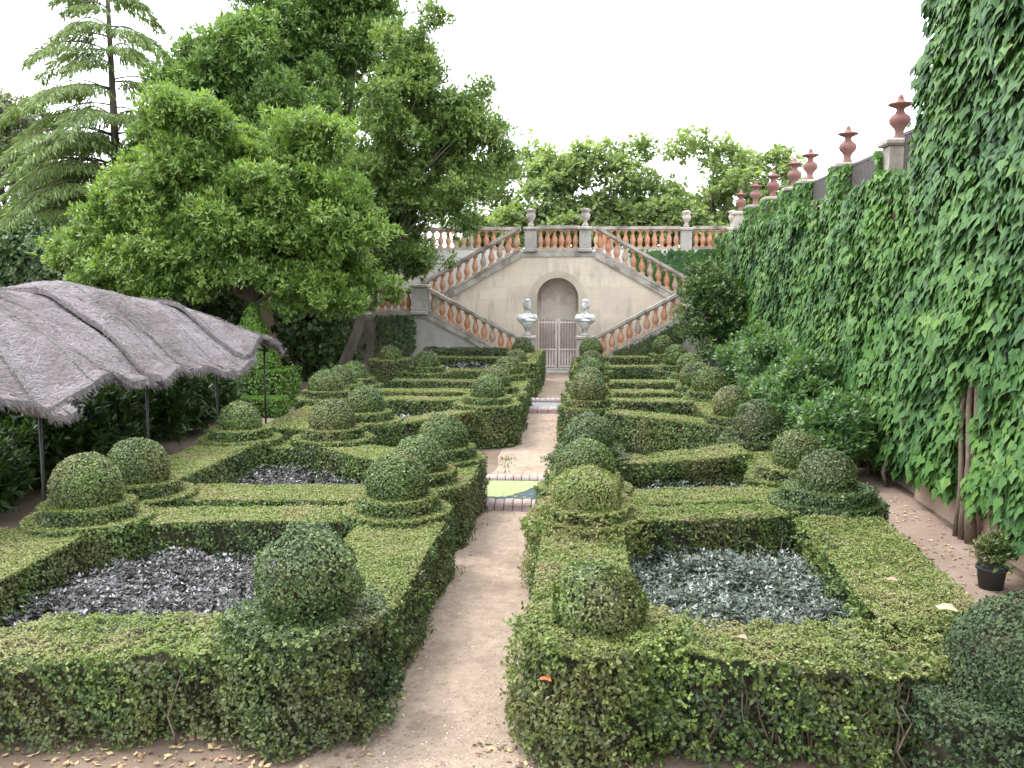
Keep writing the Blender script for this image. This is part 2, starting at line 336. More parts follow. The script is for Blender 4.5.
# -- first beds
hedge("low wide front hedge of the nearest bed "+LS+", leggy dark face",[(-6.2,5.28),(-2.45,6.02),(-2.45,6.85),(-6.2,6.15)],.63,rough=.08,L=.033,twigs=[(-4.4,-2.7,5.86,7,.5)],shoots=170)
hedge("sheared hedge beside the sandy path, inner side of the nearest left bed",rect(-2.34,6.75,-1.47,9.3),.72,rough=.025,shoots=40)
hedge("sheared outer hedge of the nearest left bed, cut by the picture's left edge",[(-5.9,6.3),(-4.88,6.3),(-4.92,8.7),(-5.9,8.7)],.72)
hedge("back hedge of the nearest left bed, browned flat top",[(-4.75,8.97),(-2.35,9.3),(-2.35,9.95),(-4.75,9.68)],.72,rough=.022,twigs=[(-4.6,-2.5,9.16,5,.45)],shoots=30)
hedge("wide front hedge of the nearest bed "+RS+", bare stems at foot",[(.3,5.9),(2.5,5.98),(2.5,6.86),(.3,6.74)],.73,rough=.085,L=.034,twigs=[(.7,2.4,5.93,6,.5),(.4,2.45,6.02,26,.64)],shoots=260)
hedge("rough hedge beside the sandy path, inner side of the nearest right bed",rect(-.44,6.8,.36,9.2),.72,rough=.05,shoots=120)
hedge("broad outer hedge of the nearest right bed beside the earth side path",[(2.15,6.85),(3.02,6.6),(3.1,9.9),(2.2,9.8)],.72,rough=.04,shoots=110)
hedge("back hedge of the nearest right bed, bare twigs showing in its face",[(.4,9.45),(2.25,9.95),(2.25,10.5),(.4,10.08)],.72,rough=.035,twigs=[(.5,2.2,9.72,5,.5)],shoots=90)
# -- second beds
hedge("front hedge of the second bed "+LS,[(-4.75,10.02),(-2.5,10.15),(-2.5,10.95),(-4.75,10.85)],.72)
hedge("inner path side hedge of the second left bed",rect(-2.34,11.2,-1.47,12.5),.72)
hedge("wedge topped outer hedge of the second left bed",[(-5.9,10.4),(-5.1,10.6),(-5.02,13.6),(-5.9,13.6)],.74)
hedge("oblique hedge across the far corner of the second left bed",[(-2.3,12.05),(-2.2,13.05),(-3.7,14.15),(-4.15,13.6)],.70)
hedge("short back hedge of the second left bed",rect(-5.0,13.65,-4.4,14.35),.66)
hedge("front hedge of the second bed "+RS,[(.45,10.22),(2.3,10.6),(2.3,11.4),(.45,11.0)],.72,rough=.03)
hedge("inner path side hedge of the second right bed",rect(-.44,11.2,.36,12.6),.70,rough=.04)
hedge("outer hedge of the second right bed",[(2.25,12.0),(3.0,12.0),(3.0,14.4),(2.25,14.4)],.62,rough=.04)
hedge("oblique lumpy hedge across the far corner of the second right bed",[(.35,12.45),(2.35,13.5),(2.25,14.4),(.3,13.1)],.70,rough=.045)
# -- third beds
hedge("oblique front hedge of the third bed "+LS,[(-4.0,15.4),(-3.4,15.5),(-2.1,17.4),(-2.3,18.0)],.74)
hedge("front hedge of the third left bed beside its outer ball",rect(-5.4,15.5,-4.3,16.2),.66)
hedge("outer hedge of the third left bed",rect(-5.75,15.6,-5.1,18.6),.66)
hedge("inner path side hedge of the third left bed",rect(-2.34,18.3,-1.47,19.4),.78)
hedge("long narrow back hedge of the third left bed",[(-5.1,18.9),(-2.3,19.2),(-2.3,19.8),(-5.1,19.5)],.72)
hedge("tall oblique front hedge of the third bed "+RS+", long bare stems",[(.3,17.4),(2.2,15.95),(2.5,16.5),(.45,18.0)],.74,rough=.03,twigs=[(.8,1.6,16.9,5,.55)])
hedge("outer hedge of the third right bed",rect(2.15,16.8,2.9,19.5),.70)
hedge("inner path side hedge of the third right bed",rect(-.44,18.5,.36,19.8),.78)
hedge("narrow back hedge of the third right bed",rect(.4,19.2,2.2,19.8),.72)
# -- fourth beds
hedge("front hedge of the fourth bed "+LS,[(-5.1,20.3),(-2.0,20.6),(-2.0,21.3),(-5.1,21.0)],.72)
hedge("inner path side hedge of the fourth left bed",rect(-2.34,20.4,-1.47,22.3),.76)
hedge("back hedge of the fourth left bed",rect(-4.9,22.6,-2.3,23.2),.72)
hedge("front hedge of the fourth bed "+RS,rect(.3,20.55,2.3,21.2),.74)
hedge("inner path side hedge of the fourth right bed",rect(-.44,20.6,.36,22.1),.74)
hedge("back hedge of the fourth right bed",rect(.3,22.7,2.3,23.3),.74)
# -- fifth beds
hedge("front hedge of the farthest bed "+LS,rect(-4.6,25.2,-2.2,25.9),.74)
hedge("tall inner hedge of the farthest left bed, beside path near gate",rect(-2.3,24.7,-1.45,29.6),1.0)
hedge("back hedge of the farthest left bed below the stairs",rect(-5.0,29.5,-2.0,30.1),.74)
hedge("front hedge of the farthest bed "+RS,rect(.3,26.4,2.2,27.1),.76)
hedge("inner hedge of the farthest right bed, beside path near gate",rect(-.46,25.0,.36,29.4),.78)
hedge("back hedge of the farthest right bed below the stairs",rect(.3,29.6,2.4,30.2),.78)
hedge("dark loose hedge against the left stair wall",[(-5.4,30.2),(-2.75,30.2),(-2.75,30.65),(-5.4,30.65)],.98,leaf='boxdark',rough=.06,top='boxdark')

O=["first","second","third","fourth","fifth","sixth","seventh","eighth","ninth"]
inL=[(-2.0,6.36,0.335,1.41,'boxdark',.06),(-2.03,9.62,0.324,1.36,'box',.014),(-2.04,11.0,0.324,1.31,'box',.014),(-2.0,12.6,0.333,1.34,'box',.014),
     (-1.98,18.0,0.324,1.35,'box',.014),(-2.0,19.75,0.324,1.36,'box',.014),(-2.0,22.6,0.333,1.33,'box',.014),(-2.0,25.3,0.306,1.3,'box',.014),(-2.03,28.5,0.324,1.42,'boxdark',.03)]
adjL=["large dark shaggy","dense round","dense round","dense round pale topped","neat small","neat small","neat small","small","dark shaggy"]
for i,(x,y,r,t,lf,ro) in enumerate(inL):
    tr=((.59,.78),(.44,.93)) if i>0 else ((.58,.86),)
    if i in(4,5): tr=((.66,.82),(.48,.95))
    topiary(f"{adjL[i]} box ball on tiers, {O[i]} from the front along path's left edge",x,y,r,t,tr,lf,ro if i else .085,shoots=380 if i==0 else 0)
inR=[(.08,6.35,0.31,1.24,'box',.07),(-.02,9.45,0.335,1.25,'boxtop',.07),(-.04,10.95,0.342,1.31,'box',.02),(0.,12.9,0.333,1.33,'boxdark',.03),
     (-.02,18.15,0.342,1.37,'box',.014),(.0,20.1,0.324,1.31,'box',.014),(.03,22.4,0.315,1.34,'box',.014),(.05,25.2,0.306,1.28,'box',.014),(.05,27.9,0.342,1.46,'box',.02)]
adjR=["low ragged","wide ragged yellowish","smooth round","shaggy darker","large smooth","small smooth","small smooth","small","taller"]
for i,(x,y,r,t,lf,ro) in enumerate(inR):
    tr=((.57,.76),(.43,.90))
    if i==0: tr=((.59,.83),)
    if i==1: tr=((.62,.80),(.5,.92))
    topiary(f"{adjR[i]} box ball on tiers, {O[i]} from the front along path's right edge",x,y,r,t,tr,lf,ro,shoots=240 if i==0 else (100 if i in(1,3) else 0),sz=.8 if i==1 else 1.)
outL=[(-5.19,9.08,0.347,1.40),(-5.2,10.2,0.347,1.37),(-5.43,13.97,0.315,1.31),(-4.0,14.15,0.342,1.34),(-3.92,15.95,0.324,1.34),(-5.5,19.0,0.360,1.32),(-5.5,20.2,0.333,1.30),(-5.53,21.5,0.315,1.28),(-4.35,24.6,0.333,1.3),(-5.74,26.4,0.297,1.3)]
lo=["round box ball on tiers, left edge near shelter's front post, nearer of pair","round box ball on tiers, left side near shelter's front post, farther of pair",
 "round box ball on tiers before the shelter's far end","round box ball on tiers at second left bed's far corner","round box ball at third left bed's near corner",
 "round box ball, left column beyond shelter, nearest of three","round box ball, left column beyond shelter, middle of three","round box ball, left column beyond shelter, farthest of three",
 "round box ball standing free before the left stair wall","small box ball on tall drum beside ivied pillar"]
for (x,y,r,t),l in zip(outL,lo): topiary(l,x,y,r,t,((.64,.77),(.47,.92)) if y<26 else ((.6,.95),))
outR=[(2.78,6.0,0.44,1.16),(2.67,10.5,0.310,1.31),(2.6,11.75,0.310,1.33),(2.62,14.75,0.360,1.3),(2.48,16.3,0.324,1.36),(2.54,19.9,0.347,1.35),(2.38,20.9,0.342,1.38),(2.52,23.6,0.324,1.35),(2.38,25.85,0.324,1.42),(2.34,29.9,0.306,1.42)]
adjo=["large dark unclipped","dark smooth","looser","wide spreading","round","large smooth pale","round bluish","bright round","round","small neat"]
OO=O+["tenth"]
for i,(x,y,r,t) in enumerate(outR):
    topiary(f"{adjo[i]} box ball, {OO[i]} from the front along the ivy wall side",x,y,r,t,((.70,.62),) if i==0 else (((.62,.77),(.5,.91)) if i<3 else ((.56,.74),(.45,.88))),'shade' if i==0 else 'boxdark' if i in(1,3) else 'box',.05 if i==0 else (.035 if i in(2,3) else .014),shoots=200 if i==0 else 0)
# bed planting: uncountable foliage
def bed(poly,z0,z1,n,L,m='silver'):
    p=np.array(poly); n=n//11; Q=R.uniform(p.min(0),p.max(0),(n,2)); Q=Q[inpoly(Q,poly)]; k=len(Q)
    hz=R.random(k)**.7; z=z0+(z1-z0)*(.25+.75*hz)*(1+.25*wob(np.concatenate([Q,Q[:,:1]*0],1),3))
    mb=MB(); t0=R.normal(.24,.16,k)+.22*(hz-.5)
    for lay in range(3):
        q=4; P=np.repeat(np.concatenate([Q,(z-lay*.045)[:,None]],1),q,0); kk=len(P)
        a=R.uniform(0,2*PI,kk); up=R.uniform(.1,.9,kk) if lay==0 else R.uniform(-.2,.5,kk)
        D=np.stack([np.cos(a),np.sin(a),up],1); N=np.stack([-np.cos(a)*up,-np.sin(a)*up,np.ones(kk)],1)+R.normal(size=(kk,3))*.25
        mb.leaves(P,D,N,L*R.uniform(.6,1.25,kk),.5,0,np.repeat(t0,q)-lay*.17+R.normal(0,.13,kk)+(R.random(kk)<.16)*.55,.12)
    tag(mb.build('bed_planting',M[m]),kind='stuff')
bed([(-4.9,6.4),(-2.3,6.9),(-2.3,9.3),(-4.9,9.0)],.14,.42,46000,.048)
bed(rect(.35,6.9,2.2,9.6),.14,.46,44000,.048,'silverblue')
bed([(-5.0,10.9),(-2.4,11),(-2.6,12.3),(-4.2,13.6),(-5,13.6)],.12,.40,20000,.052)
bed([(.35,11.0),(2.3,11.4),(2.3,13.4),(.4,12.5)],.1,.36,16000,.052,'silverblue')
bed([(-5,16.3),(-3.9,16.2),(-2.4,18.2),(-2.4,19),(-5,18.8)],.1,.45,6000,.11)
bed(rect(.4,18,2.2,19.1),.1,.35,3000,.1)
bed(rect(-5,21,-2.4,22.5),.1,.36,3000,.11); bed(rect(.4,21.2,2.2,22.6),.1,.36,3000,.11)
bed(rect(-5,25.9,-2.3,29.5),.1,.5,6000,.12); bed(rect(.4,27.1,2.3,29.5),.1,.5,5000,.12)

# ------------------------------------------------------------------ pools on the path
def kerb(mb,x0,x1,y,w,z,step=.13):
    n=max(2,int(round((x1-x0)/step))); s=(x1-x0)/n
    for i in range(n):
        a=x0+i*s; dz=R.normal(0,.006); prof=[(t,w/2*math.sin(t)) for t in np.linspace(0,PI,7)]
        V=[]; F=[]
        for xx,k in ((a+.006,.92),(a+s*.2,1),(a+s*.8,1),(a+s-.006,.92)):
            V+=[(xx,y-w/2*math.cos(t),(z-.06+(.06)*math.sin(t))*k+dz) for t in np.linspace(0,PI,7)]+[(xx,y+w/2,0),(xx,y-w/2,0)]
        for c in range(3):
            for j in range(9): F.append((c*9+j,c*9+(j+1)%9,(c+1)*9+(j+1)%9,(c+1)*9+j))
        F+=[tuple(range(9))[::-1],tuple(range(27,36))]; mb.add(V,F)
pr=empty('pool_basin',(-1.02,13.6,0),"stone rimmed pool of green duckweed set across the sandy path","pool")
mb=MB(); kerb(mb,-1.55,-.4,12.72,.22,.15); child(mb,'front_rim',M['kerb'],pr)
mb=MB(); kerb(mb,-1.55,-.4,14.38,.22,.15); child(mb,'back_rim',M['kerb'],pr)
mb=MB(); mb.box((-1.66,12.62,0),(-1.552,14.48,.13)); mb.box((-.398,12.62,0),(-.29,14.48,.13)); child(mb,'side_rim',M['kerb'],pr)
mb=MB(); mb.add([(-1.55,12.83,.07),(-.4,12.83,.07),(-.4,14.27,.07),(-1.55,14.27,.07)],[(0,1,2,3)]); tag(mb.build('water',M['water']),kind='structure')
al=[(-1.545,13.2),(-1.32,13.16),(-1.15,13.24),(-1.05,13.4),(-.93,13.55),(-.87,13.75),(-.72,13.85),(-.6,14.05),(-.45,14.12),(-.41,14.26),(-1.545,14.26)]
al=[(a[0]+R.normal(0,.012),a[1]+R.normal(0,.015)) for p,q in zip(al,al[1:]+al[:1]) for a in [tuple(np.array(p)+(np.array(q)-np.array(p))*f) for f in (0,.25,.5,.75)]]
mb=MB(); mb.prism([(min(-.401,max(-1.549,x)),min(14.265,y)) for x,y in al],.071,.077)
for _ in range(60):
    x,y=R.uniform(-1.5,-.45),R.uniform(12.9,14.2); mb.prism(circ(x,y,R.uniform(.008,.035),7,.3),.0711,.0765)
tag(mb.build('duckweed',M['algae']),kind='stuff')
pr=empty('water_step',(-1.02,22.6,0),"stone step and blue tiled water channel crossing the path near the gate","pool")
mb=MB(); kerb(mb,-1.5,-.45,22.3,.3,.16,.3); child(mb,'front_rim',M['kerb'],pr)
mb=MB(); mb.box((-1.5,22.46,0),(-.45,23.5,.10)); child(mb,'tile_bed',M['tile'],pr)
mb=MB(); kerb(mb,-1.5,-.45,23.62,.2,.2); child(mb,'back_rim',M['kerb'],pr)

# ------------------------------------------------------------------ staircase
CX=-1.1; YW=32.0; YF=30.8; ZL=2.05; ZT=4.15; XU=1.27; SL=.56
XP=CX-XU-(ZT-ZL)/SL      # foot of the upper flight (left)
def mir(x,s): return CX+(x-CX)*s
st=empty('staircase',(CX,YW,0),"double stone staircase rising both sides of an arched gate","staircase")
def ztop(x):
    d=abs(x-CX); return ZT if d<XU else max(ZL,ZT-(d-XU)*SL)
def zarc(x,r=.71,sp=2.56):
    d=abs(x-CX); return sp+math.sqrt(max(0,r*r-d*d)) if d<=r+1e-6 else 0.
xs=sorted(set([CX-5.0,CX-XU-(ZT-ZL)/SL,CX-XU,CX+XU,CX+XU+(ZT-ZL)/SL,CX+5.0]+[CX+.71*math.cos(t) for t in np.linspace(0,PI,17)]))
mb=MB()
for a,b in zip(xs[:-1],xs[1:]):
    ins=abs((a+b)/2-CX)<.71; za,zb=(zarc(a),zarc(b)) if ins else (0.,0.)
    V=[(a,YW,za),(b,YW,zb),(b,YW,ztop(b)),(a,YW,ztop(a)),(a,YW+.9,za),(b,YW+.9,zb),(b,YW+.9,ztop(b)),(a,YW+.9,ztop(a))]
    F=[(0,1,2,3),(7,6,5,4),(3,2,6,7)]
    if ins: F.append((4,5,1,0))
    mb.add(V,F)
for s in(-1,1): x=CX+.71*s; mb.add([(x,YW,0),(x,YW+.9,0),(x,YW+.9,2.56),(x,YW,2.56)],[(0,1,2,3)])
def _ashlar():
    m,nt,p,out=mat('ashlar_stone'); br=nt.nodes.new("ShaderNodeTexBrick"); gp=nt.nodes.new("ShaderNodeNewGeometry"); mp=nt.nodes.new("ShaderNodeMapping"); mp.inputs["Rotation"].default_value=(PI/2,0,0)
    nt.links.new(gp.outputs["Position"],mp.inputs[0]); nt.links.new(mp.outputs[0],br.inputs["Vector"])
    br.inputs["Scale"].default_value=1; br.inputs["Brick Width"].default_value=.95; br.inputs["Row Height"].default_value=.42; br.inputs["Mortar Size"].default_value=.006
    br.inputs["Color1"].default_value=(.58,.49,.385,1); br.inputs["Color2"].default_value=(.64,.55,.44,1); br.inputs["Mortar"].default_value=(.50,.42,.33,1)
    n=noise(nt,.9,6,.65); r=ramp(nt,n.outputs[0],[(.42,(0,0,0)),(.7,(1,1,1))]); c=mixc(nt,r.outputs[0],br.outputs[0],(.49,.42,.34))
    n2=noise(nt,2.5,6,.7,scl=(1,1,.2)); r2=ramp(nt,n2.outputs[0],[(.50,(0,0,0)),(.74,(1,1,1))]); c=mixc(nt,mixc(nt,.9,(0,0,0),r2.outputs[0]),c,(.29,.245,.20))
    nt.links.new(c,p.inputs["Base Color"]); p.inputs["Roughness"].default_value=.9
    b=nt.nodes.new("ShaderNodeBump"); b.inputs["Strength"].default_value=.3; b.inputs["Distance"].default_value=.02; nb=noise(nt,14,5); nt.links.new(nb.outputs[0],b.inputs["Height"]); nt.links.new(b.outputs[0],p.inputs["Normal"]); return m
M['ashlar']=_ashlar()
child(mb,'wall',M['ashlar'],st)
# arch surround
mb=MB(); prev=None; pts=[]
for t in np.linspace(0,PI,21): pts.append((CX+.715*math.cos(t),2.56+.715*math.sin(t),CX+.95*math.cos(t),2.56+.95*math.sin(t)))
for (a,b,c,d),(e,f,g2,h) in zip(pts[:-1],pts[1:]):
    mb.add([(a,YW-.05,b),(c,YW-.05,d),(g2,YW-.05,h),(e,YW-.05,f),(a,YW+.02,b),(c,YW+.02,d),(g2,YW+.02,h),(e,YW+.02,f)],[(0,3,2,1),(1,2,6,5),(0,4,7,3)])
for s in(-1,1):
    a,b=sorted((CX+.715*s,CX+.95*s)); mb.box((a,YW-.05,0),(b,YW+.02,2.56))
child(mb,'arch_surround',M['stone'],st)
mb=MB(); mb.box((CX-.75,YW+.86,-.02),(CX+.75,YW+1.0,3.35)); child(mb,'niche_back',M['niche'],st)
# stringers of upper flights and landing band
for s in(-1,1):
    mb=MB(); x0=mir(CX-XU,s); x1=mir(XP,s); mb.sheared((x0,YW+.05,ZT-.20),(x1,YW+.05,ZL-.20),.26,.21); child(mb,'upper_stringer',M['rail'],st)
    mb=MB()
    n=13; 
    for i in range(n):
        xa=mir(CX-XU-(ZT-ZL)/SL*i/n,s); xb=mir(CX-XU-(ZT-ZL)/SL*(i+1)/n,s); z=ZT-(ZT-ZL)*(i+1)/n
        mb.box((min(xa,xb)+.001,YW+.92,max(0,z-.5)),(max(xa,xb)-.001,YW+2.4,z+.002*i))
    child(mb,'upper_steps',M['grey'],st)
    # lower flight
    XT=mir(-5.35,s); XB=mir(-1.95,s); n=13; mb=MB()
    for i in range(n):
        xa=XT+(XB-XT)*i/n; xb=XT+(XB-XT)*(i+1)/n; z=ZL*(1-(i+1)/(n+.5))
        mb.box((min(xa,xb)+.001,YF+.22,0),(max(xa,xb)-.001,YW-.003,z))
    child(mb,'lower_steps',M['grey'],st)
    zb=.3; xe=mir(-2.22,s); mb=MB(); zt=ZL
    P=[(XT,0),(xe,0),(xe,.33),(XT,zt-.05)]
    V=[(x,YF,z) for x,z in P]+[(x,YF+.2,z) for x,z in P]; mb.add(V,[(0,1,2,3),(7,6,5,4),(3,2,6,7),(1,5,6,2),(0,3,7,4)]); child(mb,'flank_wall',M['plaster'],st)
    mb=MB(); mb.sheared((XT,YF+.08,zt-.16),(xe,YF+.08,.22),.30,.17); child(mb,'lower_stringer',M['rail'],st)
    # pier landing block
    xa,xb=sorted((mir(-5.36,s),mir(-7.72,s) if s<0 or True else 0))
    if s<0:
        xa,xb=-7.72,-5.352
    else: xa,xb=mir(-5.352,-1),mir(-5.352,-1)+1.9
    if s>0: xa,xb=3.152,5.0
    mb=MB(); mb.box((xa,YF,0),(xb,YW+2.4,ZL-.006)); child(mb,'landing_block',M['plaster'],st)
    mb=MB(); mb.box((xa-.05,YF-.05,ZL-.12),(xb,YF+.3,ZL+.02)); child(mb,'landing_cornice',M['rail'],st)
mb=MB(); mb.box((CX-XU-.1,YW-.04,ZT-.16),(CX+XU+.1,YW+.25,ZT+.01)); child(mb,'landing_cornice',M['rail'],st)
mb=MB(); mb.box((CX-XU,YW+.902,3.4),(CX+XU,34.95,ZT)); child(mb,'landing_slab',M['grey'],st)
mb=MB(); mb.bevbox((CX-.9,YW-.55,0),(CX+.9,YW-.06,.10),.015); mb.bevbox((CX-.705,YW-.05,0),(CX+.705,YW+.86,.16),.01); child(mb,'threshold_step',M['grey'],st)
mb=MB(); mb.bevbox((-7.78,YF-.14,0),(-7.2,YF-.003,ZL-.14),.03); tag(mb.build('wall_buttress',M['buttress']),"brownish square pier at the far left end of the stair wall","pier")

# balustrades
PROF=[(.085,0),(.085,.05),(.055,.07),(.06,.10),(.095,.20),(.10,.26),(.085,.34),(.055,.43),(.042,.50),(.05,.535),(.042,.55),(.078,.565),(.078,.62)]
_bal={}
def balmesh(kind,lean=0):
    key=(kind,round(lean,3))
    if key not in _bal:
        mb=MB(); mb.lathe(PROF,(0,0,0),12); mb.box((-.09,-.09,-.09),(.09,.09,.03)); mb.box((-.085,-.085,.585),(.085,.085,.69)); o=mb.build('baluster',M[kind]); _bal[key]=o.data; bpy.data.objects.remove(o)
    return _bal[key]
def balustrade(label,p0,p1,n,depth=.26,pale=.2,h=.62):
    p0=np.array(p0,float); p1=np.array(p1,float); rt=empty('balustrade',tuple((p0+p1)/2),label,"balustrade","balustrades of the staircase")
    mb=MB(); mb.sheared(p0,p1,depth,.10); child(mb,'plinth',M['rail'],rt)
    mb=MB(); u=np.array([0,0,.10+h]); mb.sheared(p0+u,p1+u,depth*.8,.04); mb.sheared(p0+u+[0,0,.04],p1+u+[0,0,.04],depth+.06,.11); child(mb,'handrail',M['rail'],rt)
    l=_wloc(rt)
    for i in range(n):
        q=p0+(p1-p0)*((i+.5)/n); k='terra_pale' if R.random()<pale else 'terra'
        o=bpy.data.objects.new('baluster',balmesh(k)); COL.objects.link(o); o.parent=rt; o.location=q+np.array([0,0,.10])-l; o.rotation_euler.z=R.uniform(-.05,.05); o.scale=(1.08,1.08,h/.62)
for s,nm in((-1,'left'),(1,'right')):
    a=(mir(CX-XU-.02,s),YW+.06,ZT+.02); b=(mir(XP+.05,s),YW+.06,ZL+.06)
    balustrade(f"upper sloping balustrade on the {nm} side, terracotta balusters under grey coping",a,b,13)
    a=(mir(-5.34,s),YF+.08,ZL+.02); b=(mir(-2.24,s),YF+.08,.42)
    balustrade(f"lower sloping balustrade on the {nm} side descending toward the bust",a,b,11,pale=.35)
balustrade("short level balustrade of six terracotta balusters above the arch",(CX-.72,YW+.1,ZT+.02),(CX+.72,YW+.1,ZT+.02),6,pale=.0)
balustrade("level balustrade at far left, partly behind the trees",(-7.3,YF+.12,ZL+.03),(-5.95,YF+.12,ZL+.03),6,pale=.6)
balustrade("terrace balustrade behind, left of the stair landing",(-7.2,35.1,4.3),(-2.6,35.1,4.3),16,pale=.3)
balustrade("terrace balustrade behind, right of the stair landing",(.1,35.1,4.3),(3.3,35.1,4.3),12,pale=.1)
balustrade("terrace balustrade at the right end beside the ivy wall",(3.75,35.1,4.3),(5.0,35.1,4.3),5,pale=.1)
def pedestal(label,x,y,z0,z1,w,group="stone pedestals of the staircase",m='grey'):
    rt=empty('pedestal',(x,y,z0),label,"pedestal",group)
    mb=MB(); mb.bevbox((x-w/2,y-w/2,z0+.12),(x+w/2,y+w/2,z1-.12),.015); child(mb,'shaft',M[m],rt)
    mb=MB(); mb.bevbox((x-w/2-.04,y-w/2-.04,z0),(x+w/2+.04,y+w/2+.04,z0+.12),.02); child(mb,'base',M[m],rt)
    mb=MB(); mb.bevbox((x-w/2-.05,y-w/2-.05,z1-.12),(x+w/2+.05,y+w/2+.05,z1),.03); child(mb,'cap',M['rail'],rt)
for s,nm in((-1,'left'),(1,'right')):
    pedestal(f"stone pedestal on the {nm} of the central landing, under a stone urn",CX+.93*s,YW+.1,ZT,5.0,.40)
    pedestal(f"stone pier where the {nm} lower flight meets its landing",mir(-5.66,s),YF+.12,ZL,3.06,.52)
    pedestal(f"stone pedestal carrying the bust {nm} of the gate",CX+.95*s,YF-.06,0,1.38,.50,"bust pedestals")
pedestal("terrace pedestal under a stone urn near the ivy wall",3.52,35.1,4.2,5.12,.4)
pedestal("terrace pedestal at the balustrade's right end, half behind ivy",5.2,35.1,4.2,5.12,.4)
mb=MB(); mb.lathe([(r*.9,z*.95) for r,z in [(.11,0),(.12,.08),(.07,.14),(.07,.2),(.15,.28),(.19,.42),(.15,.46),(.15,.52),(.2,.58),(.17,.62),(.05,.66)]],(0,0,0),14); su=mb.build('stone_urn',M['rail'],None)
SP=[(CX-.93,YW+.1,5.0,"grey stone urn left of the landing above the gate"),(CX+.93,YW+.1,5.0,"grey stone urn right of the landing above the gate"),(3.52,35.1,5.12,"grey stone urn on the terrace pedestal behind"),(5.2,35.1,5.12,"grey stone urn at the terrace's right end")]
for i,(x,y,z,l) in enumerate(SP):
    o=su if i==0 else su.copy()
    if i: COL.objects.link(o)
    o.location=(x,y,z); tag(o,l,"urn","stone urns on the balustrades")
# gate
gt=empty('iron_gate',(CX,YW+.3,.16),"pinkish iron gate with vertical bars closing the arch","gate")
GY=YW+.25
for s in(-1,1):
    a,b=sorted((CX+.03*s,CX+.69*s)); lf=MB()
    for z,h in((.18,.06),(.78,.05),(1.72,.05)): lf.box((a,GY,z),(b,GY+.04,z+h))
    for x in(a,b-.045): lf.box((x,GY-.005,.17),(x+.045,GY+.045,1.86))
    lo_=child(lf,'leaf_frame',M['gate'],gt); lw=_wloc(lo_)
    for i in range(6):
        x=a+(b-a)*(i+1)/7; mb=MB(); mb.tube([(x,GY+.02,.2),(x,GY+.02,1.78)],.013,6); mb.lathe([(.02,0),(.024,.03),(.0,.12)],(x,GY+.02,1.77),6); child(mb,'bar',M['gatedark'],lo_)
    sc=MB()
    for i in range(4):
        x=a+(b-a)*(i+.5)/4; t=np.linspace(0,2*PI,11); sc.tube([(x+.055*math.cos(q),GY+.02,1.83+.055*math.sin(q)) for q in t],.011,5)
    child(sc,'scrollwork',M['gate'],lo_)
    pn=MB(); pn.box((a+.05,GY+.045,.22),(b-.05,GY+.06,.76)); child(pn,'lower_panel',M['gate'],lo_)
dr=empty('inner_door',(CX,YW+.8,.16),"pale boarded door deep inside the arch behind the gate","door")
mb=MB(); mb.box((CX-.62,YW+.80,.165),(CX+.62,YW+.855,2.7)); child(mb,'panel',M['niche'],dr)
mb=MB(); mb.box((CX-.05,YW+.76,.165),(CX+.05,YW+.797,2.75)); child(mb,'batten',M['gate'],dr)
# busts
def bust(x,y,z,turn,label):
    rt=empty('marble_bust',(x,y,z),label,"bust","marble busts beside the gate")
    def ball(c,r,n=10):
        m=bpy.data.meshes.new('t'); V=[];F=[]; k=7
        for i in range(k+1):
            t=PI*i/k
            for j in range(n): V.append((c[0]+r[0]*math.sin(t)*math.cos(2*PI*j/n),c[1]+r[1]*math.sin(t)*math.sin(2*PI*j/n),c[2]+r[2]*math.cos(t)))
        for i in range(k):
            for j in range(n): F.append((i*n+j,(i+1)*n+j,(i+1)*n+(j+1)%n,i*n+(j+1)%n))
        return V,F
    mb=MB()
    T=turn
    for c,r in [((0,0,.47),(.30,.17,.20)),((-.24,0,.50),(.12,.13,.13)),((.24,0,.50),(.12,.13,.13)),((0,-.03,.36),(.2,.16,.18)),((0,0,.24),(.12,.11,.12)),((0,0,.68),(.085,.085,.14)),
                ((.01*T,-.02,.88),(.115,.13,.16)),((.03*T,-.12,.82),(.075,.06,.08)),((.035*T,-.155,.88),(.022,.035,.04)),((-.01*T,.05,.92),(.14,.13,.15)),((0,.08,.78),(.11,.07,.14)),((0,-.02,1.02),(.10,.11,.06)),
                ((-.12,-.14,.50),(.12,.06,.05)),((.05,-.17,.44),(.2,.05,.04)),((.12,-.14,.54),(.1,.06,.04)),((.02,-.15,.36),(.14,.05,.035)),((-.11,.02,.88),(.03,.04,.05)),((.12,.02,.88),(.03,.04,.05))]:
        mb.add(*ball(c,r))
    o=mb.build('figure',M['marble'],rt); rm=o.modifiers.new('r','REMESH'); rm.mode='VOXEL'; rm.voxel_size=.018; o.scale=(1.0,1.05,1.12); o.location.z=0; sm=o.modifiers.new('s','SMOOTH'); sm.iterations=3; o.rotation_euler.z=.3*T
    mb=MB(); mb.lathe([(.16,0),(.16,.04),(.09,.07),(.07,.13),(.10,.20),(.11,.22)],(0,0,0),14); mb.build('socle',M['grey'],rt)
bust(CX-.95,YF-.06,1.38,1,"white marble bust left of the arched gate, head turned inward")
bust(CX+.95,YF-.06,1.38,-1,"white marble bust right of the arched gate, head turned inward")

# terrace behind
mb=MB(); mb.box((-60,35.25,0),(60,120,4.2)); tag(mb.build('terrace_ground',M['pathr']),kind='structure')
mb=MB(); mb.box((-9,34.9,0),(5.3,35.248,4.3)); tag(mb.build('terrace_wall',M['render']),"pale rendered terrace wall behind the staircase","wall")
mb=MB(); mb.box((5.6,-8,0),(60,35,4.2)); tag(mb.build('upper_terrace_ground',M['soil']),kind='structure')

